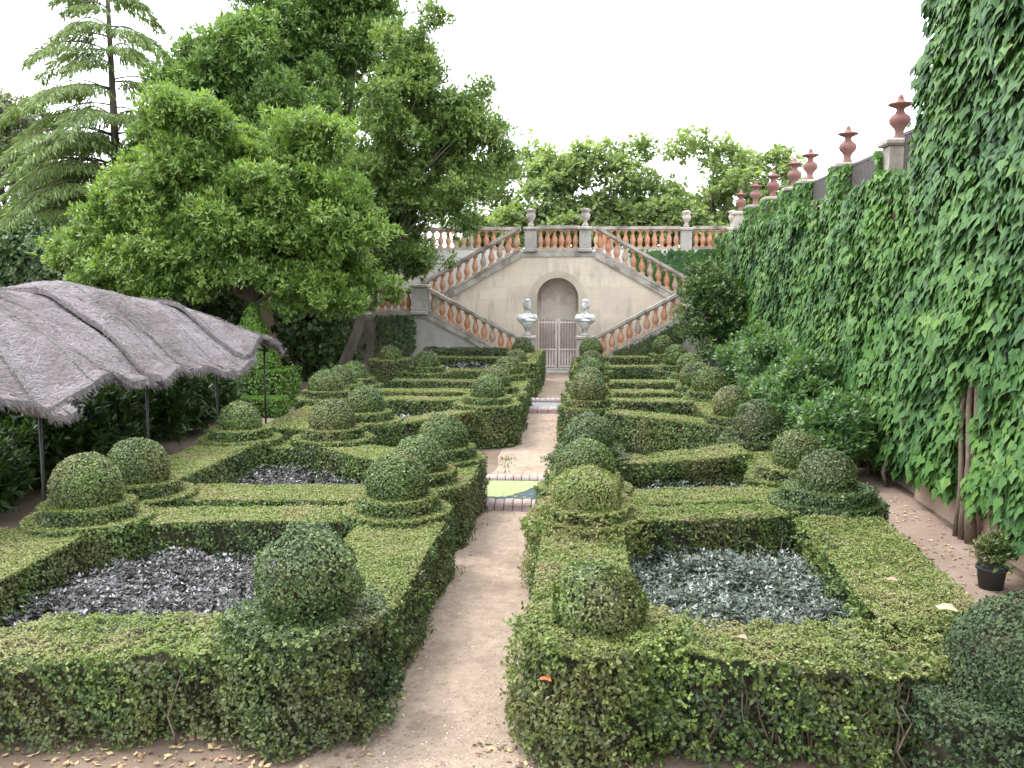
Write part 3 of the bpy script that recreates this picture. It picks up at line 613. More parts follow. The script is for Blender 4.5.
# ------------------------------------------------------------------ ivy
LEAF=np.array([(0,.08),(0,1.0),(-.25,-.06),(-.52,.3),(-.26,.52),(.25,-.06),(.52,.3),(.26,.52)])
LF=[(0,2,3,4,1),(0,1,7,6,5)]
def ivyleaves(mb,P,N,D,L,m=0,tint=None,fold=.22):
    n=len(P)
    if not n: return
    D=D/np.linalg.norm(D,axis=1,keepdims=True); A=np.cross(N,D); A/=np.linalg.norm(A,axis=1,keepdims=True); Nn=np.cross(D,A)
    L=L[:,None,None]; u=LEAF[:,0][None,:,None]; v=LEAF[:,1][None,:,None]
    V=P[:,None,:]+L*(u*A[:,None,:]+v*D[:,None,:]-(np.abs(u)*fold+.18*(v**2))*Nn[:,None,:])
    F=np.concatenate([np.arange(n)[:,None]*8+np.array(f)[None,:] for f in LF])
    if tint is None: tint=R.random(n)
    mb.add(V.reshape(-1,3),F,m,np.repeat(np.clip(tint,0,1),8))
def ivy_wall(mb,x,y0,y1,z0,z1,L,cov=2.6,lump=.14,edge=None,gap=None,ztopf=None):
    k=int((y1-y0)*(z1-z0)/(.42*L*L)*cov); Y=R.uniform(y0,y1,k); Z=R.uniform(z0,z1,k)
    keep=np.ones(k,bool); q=np.stack([Y*0,Y,Z],1)
    if edge is not None: keep&=edge(Y,Z,wob(q,2.0)+.5*wob(q,7))
    if gap is not None: keep&=~gap(Y,Z,wob(q,3))
    Y=Y[keep];Z=Z[keep];q=q[keep];k=len(Y)
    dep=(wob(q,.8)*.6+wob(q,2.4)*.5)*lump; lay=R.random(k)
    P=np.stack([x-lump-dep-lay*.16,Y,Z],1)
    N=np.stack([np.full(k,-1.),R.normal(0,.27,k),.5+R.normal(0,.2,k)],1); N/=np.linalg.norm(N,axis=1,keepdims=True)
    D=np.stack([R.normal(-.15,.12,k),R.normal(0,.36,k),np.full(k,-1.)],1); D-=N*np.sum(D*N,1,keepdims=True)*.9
    ivyleaves(mb,P,N,D,L*R.uniform(.45,1.3,k),0,R.normal(.27,.22,k)+.25*wob(q,1.1)+.45*(lay-.5))  # gap shade put into the tint: deeper leaves are darker
WX=4.9
def wallbox(name,label,y0,y1,z1,x0=WX,x1=5.55): 
    mb=MB(); mb.box((x0,y0,0),(x1,y1,z1)); return tag(mb.build(name,M['wall']),label,"wall")
wallbox('garden_wall',"long retaining wall along the right side, almost hidden by ivy",13.92,34.88,4.8)
wallbox('tall_wall',"high wall at the right picture edge, buried in ivy",2.5,13.9,9.6,4.8,6.8)
mb=MB()
gap=lambda Y,Z,w:((np.abs(Y-11.55-.12*np.sin(Z*2))<.22+.05*w)&(Z<1.95+.2*w))
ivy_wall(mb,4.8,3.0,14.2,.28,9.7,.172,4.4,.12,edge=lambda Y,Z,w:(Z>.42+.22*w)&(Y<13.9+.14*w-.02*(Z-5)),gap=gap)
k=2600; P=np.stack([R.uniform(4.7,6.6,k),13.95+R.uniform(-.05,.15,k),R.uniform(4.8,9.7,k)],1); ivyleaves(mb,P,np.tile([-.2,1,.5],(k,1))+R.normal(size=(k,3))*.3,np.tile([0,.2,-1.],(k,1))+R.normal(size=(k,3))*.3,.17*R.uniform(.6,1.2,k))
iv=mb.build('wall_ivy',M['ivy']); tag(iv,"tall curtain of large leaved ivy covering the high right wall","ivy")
mb=MB()
for a in range(3):
    pts=[(4.66-.03*a,11.5+.14*a+.05*math.sin(k*1.3+a),k*.33) for k in range(8)]; mb.tube(pts,np.linspace(.075-.02*a,.03,8),7)
mb.build('stem',M['twig'],iv)
mb=MB()
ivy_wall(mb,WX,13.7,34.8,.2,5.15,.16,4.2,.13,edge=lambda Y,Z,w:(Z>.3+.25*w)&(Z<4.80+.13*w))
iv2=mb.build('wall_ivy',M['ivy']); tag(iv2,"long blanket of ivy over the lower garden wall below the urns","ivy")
for y in (14.6,15.5,16.2,17.9,19.7,22.5):
    pts=[(4.62+R.normal(0,.03),y+R.normal(0,.05),k*.25) for k in range(6)]; mb=MB(); mb.tube(pts,np.linspace(.04,.012,6),6); mb.build('stem',M['twig'],iv2)
# posts, urns, railing on the wall
UY=[15.98,19.07,22.2,23.85,26.55,29.3,32.1]
ul=["nearest terracotta urn on the ivied wall, beside the tall ivy","second terracotta urn from the tall ivy","third terracotta urn from the tall ivy, nearer of close pair","fourth terracotta urn from the tall ivy, farther of close pair","fifth terracotta urn along the ivied wall","sixth terracotta urn along the ivied wall","farthest terracotta urn, beside the terrace balustrade"]
UP=[(r*.8,z) for r,z in [(.12,0),(.13,.04),(.09,.07),(.085,.13),(.11,.18),(.19,.25),(.215,.31),(.19,.37),(.10,.42),(.075,.47),(.09,.50),(.22,.545),(.25,.56),(.235,.58),(.10,.60),(.06,.64),(.06,.67),(.03,.72)]]
mb=MB(); mb.lathe(UP,(0,0,0),18); u0=mb.build('terracotta_urn',M['urn'])
for i,y in enumerate(UY):
    rt=empty('wall_post',(WX+.1,y,4.8),["nearest","second","third","fourth","fifth","sixth","farthest"][i]+" square masonry post on the ivied wall, carrying a terracotta urn","post","posts along the ivied wall")
    x=WX+.1; mb=MB(); mb.bevbox((x-.2,y-.2,4.802),(x+.2,y+.2,5.36),.015); child(mb,'shaft',M['rail'],rt)
    mb=MB(); mb.bevbox((x-.27,y-.27,5.36),(x+.25,y+.25,5.47),.03); child(mb,'cap',M['rail'],rt)
    o=u0 if i==0 else u0.copy()
    if i: COL.objects.link(o)
    o.location=(x,y,5.47); o.rotation_euler.z=i; tag(o,ul[i],"urn","terracotta urns on the ivied wall")
    if i in(0,1,2,3,4,5):
        mb=MB(); k=[420,420,420,380,380,300][i]; a=R.uniform(0,2*PI,k); P=np.stack([x+.27*np.cos(a)-.06,y-.02+.30*np.sin(a)*(1.0 if i else .9),R.uniform(4.75,5.42-(.1 if i==0 else 0),k)],1)
        if i==0: P=P[(P[:,1]>y+.05)|(P[:,2]<5.0)]
        k=len(P); N=np.stack([np.full(k,-.8),-.5*np.ones(k),np.full(k,.5)],1)+R.normal(size=(k,3))*.35; ivyleaves(mb,P,N/np.linalg.norm(N,axis=1,keepdims=True),np.tile([-.1,0,-1.],(k,1))+R.normal(size=(k,3))*.35,.14*R.uniform(.6,1.2,k),0,R.normal(.7,.2,k))
        tag(mb.build('post_ivy',M['ivy']),"ivy climbing the "+["nearest","second","third","fourth","fifth","sixth"][i]+" urn post on the wall","ivy","ivy on the urn posts")
def railing(label,y0,y1,z0,z1):
    rt=empty('railing',(WX+.12,(y0+y1)/2,z0),label,"railing","railings between the urn posts"); x=WX+.12
    mb=MB(); mb.box((x-.02,y0,z1-.05),(x+.02,y1,z1)); child(mb,'top_rail',M['iron'],rt)
    mb=MB(); mb.box((x-.02,y0,z0),(x+.02,y1,z0+.04)); child(mb,'bottom_rail',M['iron'],rt)
    n=int((y1-y0)/.085)
    src=None
    for i in range(n):
        y=y0+(i+.5)*(y1-y0)/n
        if src is None:
            mb=MB(); mb.box((x-.012,y-.022,z0+.041),(x+.012,y+.022,z1-.051)); src=child(mb,'bar',M['iron'],rt); y_s=y
        else:
            o=src.copy(); COL.objects.link(o); o.parent=rt; o.location=(0,y-y_s,0)
railing("dark barred railing between the tall ivy and the nearest urn post",14.05,15.76,4.85,5.55)
railing("dark barred railing between the first and second urn posts",16.2,18.85,4.85,5.42)
railing("dark barred railing between the second and third urn posts",19.3,21.98,4.85,5.42)
# ivy on the terrace wall, right stair flank and left pillar
def ivy_front(label,poly,y,L,cov=2.5,lump=.12,leaf='ivy',name='wall_ivy'):
    p=np.array(poly); lo_=p.min(0); hi_=p.max(0); k=int((hi_-lo_).prod()/(.42*L*L)*cov); Q=R.uniform(lo_,hi_,(k,2)); Q=Q[inpoly(Q+.05*R.normal(size=Q.shape),poly)]; k=len(Q)
    q=np.stack([Q[:,0],Q[:,0]*0,Q[:,1]],1); P=np.stack([Q[:,0],y-.05-lump*(.5+.5*wob(q,1.6))-R.random(k)*.05,Q[:,1]],1)
    N=np.stack([R.normal(0,.4,k),np.full(k,-1.),.5+R.normal(0,.3,k)],1); N/=np.linalg.norm(N,axis=1,keepdims=True); D=np.stack([R.normal(0,.4,k),np.full(k,-.15),np.full(k,-1.)],1)
    mb=MB(); ivyleaves(mb,P,N,D,L*R.uniform(.6,1.2,k),0,R.normal(.4,.2,k)+.2*wob(q,2)); return tag(mb.build(name,M[leaf]),label,"ivy")
ivy_front("dark ivy hanging on the terrace wall right of the landing",[(1.2,4.3),(5.0,4.35),(5.0,2.2),(2.6,2.4),(1.9,3.5)],34.9,.17)
ivy_front("close clipped creeper filling the flank under the right lower flight",[(.15,.2),(.25,.55),(3.0,1.85),(3.0,.1)],YF,.09,3.2,.05,'boxdark')
ivy_front("dark ivy column covering the left stair landing wall",[(-7.12,.3),(-7.12,2.0),(-6.9,2.06),(-5.85,2.05),(-5.75,1.4),(-6.0,.3)],YF,.12,3.2,.12,'boxdark')

# ------------------------------------------------------------------ trees and shrubs
def sprigs(mb,C,out,L,nl,W,m,tint,spread=.9):
    """whorls of nl leaves around twig tips C pointing along out"""
    k=len(C); Cr=np.repeat(C,nl,0); o=np.repeat(out,nl,0); d=o*.6+rdir(k*nl)*spread; d[:,2]-=.08
    N=o*.5+np.array([0,0,.7])+rdir(k*nl)*.35
    mb.leaves(Cr+d*L*.1,d,N,L*R.uniform(.6,1.2,k*nl),W,m,np.repeat(tint,nl)+R.normal(0,.16,k*nl),.05)
def crown(mb,lobes,clumps,per,rc,L,nl=6,W=.4,m=1,inner=.35,seed_cut=None,tmean=.42):
    tips=[]
    vol=np.array([l[3]*l[4]*l[5] for l in lobes])**(2/3); vol/=vol.sum()
    for (cx,cy,cz,rx,ry,rz),f in zip(lobes,vol):
        n=max(3,int(clumps*f)); d=rdir(n); d[:,2]=np.where(d[:,2]<-.55,-d[:,2]*.5,d[:,2])
        rr=(inner+(1-inner)*R.random(n)**.45)*(1+.13*wob(d*3+cx,1.4))
        cc=np.array([cx,cy,cz])+d*np.array([rx,ry,rz])*rr[:,None]
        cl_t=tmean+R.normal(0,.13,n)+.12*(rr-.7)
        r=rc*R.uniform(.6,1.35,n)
        e=rdir(n*per); q=R.random(n*per)**.4
        out=e*.6+np.repeat(d,per,0)*.5+np.array([0,0,.25]); out/=np.linalg.norm(out,axis=1,keepdims=True)
        e[:,2]*=.7; C=np.repeat(cc,per,0)+e*(np.repeat(r,per)*q)[:,None]
        sprigs(mb,C,out,L,nl,W,m,np.repeat(cl_t,per))
        tips.append(cc)
    return np.concatenate(tips)
def limbs(mb,base,fork,tips,n,r0,m=0,wig=.15):
    base=np.array(base,float); fork=np.array(fork,float)
    k=7; pts=[base+(fork-base)*i/(k-1)+np.array([math.sin(i*1.3+base[0]),math.cos(i*1.7),0])*wig*(i/(k-1)) for i in range(k)]
    mb.tube(pts,np.linspace(r0,r0*.62,k)+np.array([r0*.35]+[0]*(k-1)),9,m); f=pts[-1]
    for i in R.choice(len(tips),min(n,len(tips)),replace=False):
        t=tips[i]; mid=f+(t-f)*.5+np.array([0,0,.12*np.linalg.norm(t-f)])+R.normal(size=3)*.12
        mb.tube([f,f+(mid-f)*.5+R.normal(size=3)*.06,mid,mid+(t-mid)*.6,t],[r0*.36,r0*.28,r0*.2,r0*.12,r0*.04],6,m)
def tree(name,label,cat,base,fork,lobes,leaf,clumps,per,rc,L,r0,nl=6,W=.4,nlimb=22,inner=.35,group=None,tmean=.42):
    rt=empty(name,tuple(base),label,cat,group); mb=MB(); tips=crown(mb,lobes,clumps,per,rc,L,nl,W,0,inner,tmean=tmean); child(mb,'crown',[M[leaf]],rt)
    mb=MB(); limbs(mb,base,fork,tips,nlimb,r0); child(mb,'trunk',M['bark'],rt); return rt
def billow(main,n,rs):
    """small irregular lobes over the shells of a few main masses"""
    out=[]
    vol=np.array([l[3]*l[5] for l in main]); vol/=vol.sum()
    for l,f in zip(main,vol):
        k=max(2,int(round(n*f))); d=rdir(k); d[:,2]=np.abs(d[:,2])*.9-.25*(R.random(k)<.4); d[:,1]=-np.abs(d[:,1])*.9+.5*(R.random(k)<.35)
        for q in d:
            r=rs*R.uniform(.6,1.35); u=R.uniform(.72,1.08)
            out.append((l[0]+q[0]*l[3]*u,l[1]+q[1]*l[4]*u,l[2]+q[2]*l[5]*u,r*R.uniform(.9,1.3),r,r*R.uniform(.6,.95)))
        out.append((l[0],l[1],l[2],l[3]*.75,l[4]*.75,l[5]*.75))
    return out
# bright broadleaf in front, behind the shelter
tree('broadleaf_tree',"bright green large leaved tree spreading behind the thatched shelter","tree",(-8.6,23.5,0),(-8.5,23.5,2.6),
  billow([(-8.4,23.2,5.0,2.2,1.6,2.0),(-10.8,23.2,4.5,1.9,1.5,1.6),(-6.9,23.4,4.6,1.3,1.5,1.8),(-9.6,23.2,6.6,1.3,1.3,1.2),(-7.2,23.4,6.4,1.0,1.2,1.0),(-12.4,23.4,3.0,1.6,1.2,1.5),(-11.0,23.8,3.2,1.7,1.2,1.2),(-8.6,25.2,3.5,1.8,1.2,1.2),(-6.8,24.6,3.4,1.4,1.2,1.0)],58,.72)+billow([(-11.6,22.6,2.3,1.6,.8,1.0),(-8.9,24.4,3.9,1.6,.7,.8),(-6.6,25.0,2.9,1.1,.7,1.2),(-9.8,24.5,5.2,2.6,1.0,2.0),(-8.0,22.4,4.0,1.4,.4,.45),(-9.6,22.4,3.9,1.2,.4,.8),(-6.8,22.8,3.9,.8,.5,.6)],44,.55)+[(-8.5,22.2,3.35,.75,.4,.42),(-7.6,22.4,3.2,.75,.4,.55),(-6.7,22.7,2.9,.7,.5,.75),(-9.4,22.2,3.3,.7,.4,.5),(-6.2,23.0,2.3,.6,.4,.7),(-7.3,22.9,2.5,.5,.35,.5),(-10.2,22.2,2.9,.8,.4,.7)],
  'magnolia',1500,30,.38,.15,.2,7,.38,14,.35,tmean=.43)
# darker tree before the staircase
tree('broadleaf_tree',"dark green tree with leaning trunk overhanging the left stairs","tree",(-7.7,27.6,0),(-6.4,27.6,3.2),
  billow([(-5.2,27.7,7.3,2.0,1.7,2.0),(-4.3,27.6,5.3,1.4,1.4,1.7),(-6.3,27.6,5.2,1.5,1.5,2.2),(-5.0,27.5,9.0,1.0,1.0,1.2),(-3.5,27.6,7.2,1.0,1.0,1.0),(-5.5,27.4,3.6,1.0,1.0,.9),(-7.0,28.2,4.6,1.1,1.0,1.6)],48,.66)+[(-2.9,27.5,6.4,.6,.6,.5),(-2.5,27.5,6.9,.35,.35,.3),(-4.5,27.4,10.5,.32,.35,.8),(-3.2,27.4,8.6,.4,.4,.4)],
  'midtree',760,32,.4,.15,.19,7,.38,26,.35,tmean=.52)
# tall upright trees behind
tree('upright_tree',"tall dense tree at the top of the picture behind the others","tree",(-9.0,33,0),(-8.8,33,4),
  billow([(-12.0,32.9,5.4,2.0,1.5,1.8),(-9.6,32.9,9.5,2.0,1.8,4.0),(-7.6,32.9,10.6,1.7,1.7,3.2),(-11.6,32.9,8.2,1.8,1.7,2.8),(-8.6,32.8,12.6,1.8,1.8,2.0),(-9.4,32.8,5.6,3.8,1.7,2.2),(-11.0,32.6,11.2,1.6,1.5,2.4),(-13.0,32.6,8.5,1.5,1.4,2.2)],66,.8),'oak',1000,28,.5,.17,.24,7,.42,20,.4,tmean=.46)
tree('upright_tree',"narrower tall tree left of the tallest, beside the conifer","tree",(-13.0,30.0,0),(-12.9,30.0,4),
  billow([(-12.6,29.8,8.4,1.4,1.4,2.6),(-13.6,29.8,6.4,1.5,1.3,1.6),(-11.4,29.8,10.0,1.1,1.2,2.0),(-11.6,29.6,6.6,2.0,1.3,2.2),(-10.2,29.6,7.6,1.5,1.2,2.0)],46,.7),'oak',560,24,.46,.2,.2,7,.42,16,.4,tmean=.38)
tree('pale_tree',"pale grey green tree at the left picture edge","tree",(-23,36,0),(-23,36,4),billow([(-22.5,36,7.2,2.4,2.2,3.2),(-24.5,36,9,2.2,2.2,2.2),(-21.4,35.6,4.6,2.0,1.8,2)],24,.9),'pale',300,26,.55,.22,.3,6,.5,14,.4,tmean=.5)
# conifer
def conifer(base,h):
    rt=empty('conifer',base,"tall layered conifer with drooping branches at upper left","tree"); x,y,_=base
    tb=MB(); tb.tube([(x,y,0),(x+.05,y,h*.5),(x,y,h)],[.19,.14,.04],9); child(tb,'trunk',M['bark'],rt)
    mb=MB(); br=MB()
    for z in np.linspace(1.6,h-.3,15):
        f=1-(z/h); ln=.8+6.0*f**.8; n=8 if z<8 else 5
        for j in range(n):
            a=[3.1,-.15,-1.9,-2.6,1.2,3.4,2.8,-2.2][j]+R.normal(0,.35); l=ln*R.uniform(.65,1.1); t=np.linspace(0,1,9)
            d=np.array([math.cos(a),math.sin(a),0]); z2=z+R.uniform(-.25,.25)
            pts=np.array([x,y,z2])+d*l*t[:,None]+np.array([0,0,1])*(.10*l*np.sin(t*PI*.8)-.34*l*t**2)[:,None]
            br.tube(pts,np.linspace(.03,.008,9),5)
            k=int(300*l); tt=R.uniform(.12,1,k); base_=np.array([np.interp(tt,t,pts[:,c]) for c in range(3)]).T
            sd=np.cross(d,(0,0,1)); w=(R.random(k)*2-1)*(.55*(1-tt)+.12)*min(l,3.2)*.5
            P=base_+sd*w[:,None]+d*np.abs(w)[:,None]*.5; P[:,2]-=np.abs(w)*.35+R.random(k)*.22
            D=np.sign(w)[:,None]*sd*.5+d*.5+np.array([0,0,-.75])+R.normal(size=(k,3))*.25
            mb.leaves(P,D,rdir(k)+np.array([0,-.4,.8]),.26*R.uniform(.5,1.3,k),.16,0,R.normal(.45,.2,k)+.15*wob(P,1))
    child(br,'branches' if False else 'branch_framework',M['bark'],rt); child(mb,'foliage',M['conifer'],rt)
conifer((-15.6,30.0,0),14.2)
# plane trees beyond the terrace
pt=[(-1.9,46,9.0,1.9,"loose pale green tree over the terrace, leftmost above the urns"),(.2,45,9.6,2.1,"loose pale green tree over the terrace, right behind the landing"),(3.0,47,9.2,2.2,"loose pale green tree over the terrace, centre of the row"),(5.3,45,9.5,2.1,"loose pale green tree over the terrace, right of centre"),(8.0,47,8.8,2.2,"loose pale green tree over the terrace, rightmost beside the ivied wall"),(-4.4,49,9.4,2.0,"loose pale green tree half hidden behind the dark leaning tree")]
for x,y,z,r,l in pt:
    lob=[]
    for _ in range(15):
        zz=R.uniform(4.9,z-.2)if _<9 else R.uniform(4.7,6.2); q=r*(1.25-.45*(zz-5)/(z-4.8)); lob.append((x+R.uniform(-1,1)*q,y+R.uniform(-.8,.8),zz,r*R.uniform(.5,.85),r*.5,r*R.uniform(.35,.55)))
    tree('plane_tree',l,"tree",(x,y,4.2),(x+.2,y,5.6),lob,'plane',300,10,.5,.24,.16,5,.72,14,.13,"trees beyond the terrace",tmean=.6)
# understorey
def shrub(name,label,lobes,leaf,clumps,per,rc,L,nl=6,W=.42,cat="shrub",group=None,tmean=.4,core=True):
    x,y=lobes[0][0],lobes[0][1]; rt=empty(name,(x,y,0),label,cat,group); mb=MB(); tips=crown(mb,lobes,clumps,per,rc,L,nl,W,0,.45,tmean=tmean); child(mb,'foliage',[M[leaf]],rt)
    mb=MB()
    for i in range(6):
        t=tips[R.integers(len(tips))]; b=np.array([x+R.normal(0,.12),y+R.normal(0,.12),0]); mb.tube([b,(b+t)/2+R.normal(size=3)*.08,t],[.03,.02,.008],6)
    child(mb,'stem',M['bark'],rt)
G2="dark shrubs behind the shelter"
sh=[(-8.7,10.9,.5,.8,"glossy dark shrub lowest at the left edge, nearest under the thatch"),(-8.7,13.5,.6,.85,"dark shrub between the shelter's first two posts"),(-8.7,15.8,.65,.9,"dark shrub between the shelter's middle posts"),(-8.6,18.4,.65,.9,"dark shrub between the shelter's last two posts"),(-10.2,13.0,.9,1.2,"dark taller shrub in the second row under the thatch"),(-10.4,16.2,1.,1.3,"dark taller shrub further back in the second row under the thatch"),(-9.4,12.2,.55,.95,"glossy dark shrub at the left edge below the thatch"),(-9.0,14.6,.7,1.2,"dark shrub behind the shelter's second post"),(-11.5,14.5,.9,1.5,"dark rounded shrub far left under the thatch"),(-9.0,17.0,.8,1.3,"dark shrub behind the shelter's third post"),(-11.2,18.0,.9,1.5,"dark shrub deep under the thatch"),(-9.4,19.8,.8,1.3,"dark shrub beside the topiary cone"),(-14.5,17,1.2,1.8,"big dark shrub at left edge behind the thatch")]
for x,y,h,r,l in sh: shrub('dark_shrub',l,[(x,y,h,r,r,h*1.05),(x+.5,y+.4,h*1.15,r*.7,r*.7,h*.8)],'laurel',80,26,.36,.16,6,.45,group=G2)
mb=MB(); clipped(mb,[(-26,25.5),(-9.9,25.5),(-9.9,27.5),(-26,27.5)],0,4.7,.12,.35,2.2); tag(mb.build('tall_hedge',[M['boxcore'],M['laurel'],M['laurel']]),"tall dark hedge in deep shade under the left trees","hedge")
mb=MB(); clipped(mb,[(-9.9,28.7),(-7.9,28.7),(-7.9,30.5),(-9.9,30.5)],0,3.0,.2,.3,2.2); tag(mb.build('tall_hedge',[M['boxcore'],M['laurel'],M['laurel']]),"dark hedge in shade between cone topiary and stair wall","hedge")
# cone topiary
ct=empty('cone_topiary',(-8.05,22.6,0),"bright green clipped cone rising from a square clipped base","topiary")
mb=MB(); clipped(mb,rect(-9.1,22.0,-7.45,23.3),0,1.02,.075,.02,2,1,1); child(mb,'base',[M['boxcore'],M['bright']],ct)
mb=MB(); n=9000; t=1-np.sqrt(R.random(n)); a=R.uniform(0,2*PI,n); rr=.62*(1-t)**.8*(1+.05*np.sin(3*a+t*6)); P=np.stack([-8.4+rr*np.cos(a),22.65+rr*np.sin(a),1.05+1.6*t],1); N=np.stack([np.cos(a),np.sin(a),np.full(n,.45)],1)
cover_leaves(mb,P,N,.08,.5,1,.1); mb.lathe([(.54,1.0),(.46,1.3),(.32,1.8),(.18,2.3),(.02,2.58)],(-8.4,22.65,0),16,0); child(mb,'cone',[M['boxcore'],M['bright']],ct)
hedge("bright low hedge before the cone topiary",rect(-9.0,20.9,-7.2,21.6),.45,leaf='bright',top='bright')
# shrubs along the ivy wall
shrub('dark_bush',"large dark bush in the corner where ivy wall meets staircase",[(3.7,28.4,2.1,.95,1.0,1.25),(4.1,27.6,1.3,.8,.9,1.0),(3.6,29.2,3.0,.7,.7,.7)],'laurel',130,30,.4,.14,6,.45,tmean=.5)
for x,y,h,r,l in [(4.0,23.2,1.1,.75,"glossy shrub by the ivy wall, farthest of four"),(4.05,20.2,1.05,.75,"glossy shrub by the ivy wall, third of four"),(4.0,17.6,.95,.75,"glossy shrub by the ivy wall, second of four"),(4.0,15.3,.75,.55,"low glossy shrub by the ivy wall, nearest of four")]:
    shrub('wall_shrub',l,[(x,y,h,r,r*1.2,h*.9),(x-.1,y-.5,h*.7,r*.7,r*.7,h*.6),(x+.1,y+.4,h*1.35,r*.5,r*.6,h*.5)],'wallshrub',80,22,.3,.12,6,.5,"shrub","shrubs along the ivy wall",.45)
# potted plants
def potted(x,y,r,h,label,pm,ph):
    rt=empty('potted_plant',(x,y,0),label,"potted plant","potted plants by the ivy wall")
    mb=MB(); mb.lathe([(r*.78,.004),(r*.95,h*.86),(r*1.05,h*.87),(r*1.07,h),(r*.95,h),(r*.9,h*.9)],(x,y,0),20); child(mb,'pot',M[pm],rt)
    mb=MB(); crown(mb,[(x,y,h+ph*.5,r*1.3,r*1.3,ph*.6)],24,16,.1,.055,6,.42,0,.2); 
    for i in range(5): mb.tube([(x,y,h*.8),(x+R.normal(0,.06),y+R.normal(0,.06),h+ph*.7)],[.008,.003],5,1)
    child(mb,'plant',[M['box'],M['twig']],rt)
potted(4.2,9.8,.15,.24,"small shrub in a black plastic pot at the foot of the ivy","pot",.32)
# fallen leaves
def litter(n,x0,x1,y0,y1,L,z=.012,clust=1.):
    P=np.stack([R.uniform(x0,x1,n),R.uniform(y0,y1,n),np.full(n,z)+R.random(n)*.008],1); q=wob(P,1.7); P=P[q>R.uniform(-1,clust,n)]; k=len(P)
    D=np.stack([R.normal(size=k),R.normal(size=k),R.normal(0,.15,k)],1); N=np.stack([R.normal(0,.25,k),R.normal(0,.25,k),np.ones(k)],1); mb=MB(); mb.leaves(P,D,N,L*R.uniform(.5,1.3,k),.55,0,R.random(k)*.9,.06)
    tag(mb.build('leaf_litter',M['litter']),kind='stuff')
litter(1300,3.1,4.6,7,14,.06); litter(1500,-6,-1.4,4.9,6.1,.055); litter(420,-1.75,-1.35,5.8,13,.04,.012,.6); litter(250,-.8,.6,5.3,6.1,.06); litter(160,-1.5,-.6,6,22,.022)
def weeds(n):
    P=np.stack([np.where(R.random(n)<.6,-1.45+R.normal(0,.07,n),-.5+R.normal(0,.06,n)),R.uniform(7,29,n),np.full(n,.01)],1); P=P[wob(P,1.3)>.2]; k=len(P); D=np.stack([R.normal(0,.5,k),R.normal(0,.5,k),np.ones(k)],1)
    mb=MB(); mb.leaves(P,D,rdir(k)+[0,-.5,.3],R.uniform(.025,.085,k),.25,0,R.random(k)); tag(mb.build('weeds',M['box']),kind='stuff')
weeds(2600)
def grit(n):
    y=5.2+22*R.random(n)**2.2; P=np.stack([R.uniform(-1.7,-.35,n),y,np.full(n,.007)],1); k=n; D=rdir(k)*[1,1,.1]; N=rdir(k)*.4+[0,0,1]
    mb=MB(); mb.leaves(P,D,N,R.uniform(.006,.02,k)*(1+P[:,1]*.02),.8,0,R.random(k)); tag(mb.build('grit',M['grit']),kind='stuff')
grit(9000)
def fallen(x,y,z,L,m,label):
    mb=MB(); ivyleaves(mb,np.array([(x,y,z)]),np.array([(.1,-.25,1.)]),np.array([(.6,-.8,.1)]),np.array([L]),0,None,.12); mb.v=[v-np.array([x,y,z]) for v in mb.v]; o=mb.build('fallen_leaf',M[m]); o.location=(x,y,z); tag(o,label,"leaf","fallen leaves lying on the hedges")
fallen(.02,9.0,.76,.13,'leaf_orange',"orange dead leaf upright on the ragged inner right hedge")
fallen(1.05,6.3,.765,.08,'leaf_pink',"pinkish dead leaf on the right front hedge top")
fallen(2.45,7.6,.79,.09,'leaf_pink',"pinkish dead leaf on the broad outer right hedge")
fallen(2.62,6.95,.80,.15,'leaf_yellow',"large pale yellow leaf on the broad outer right hedge corner")
fallen(-.28,5.85,.62,.09,'leaf_orange',"orange dead leaf caught in the front right corner hedge face")
fallen(.42,6.15,.77,.06,'leaf_white',"tiny whitish leaf on the right front hedge top")

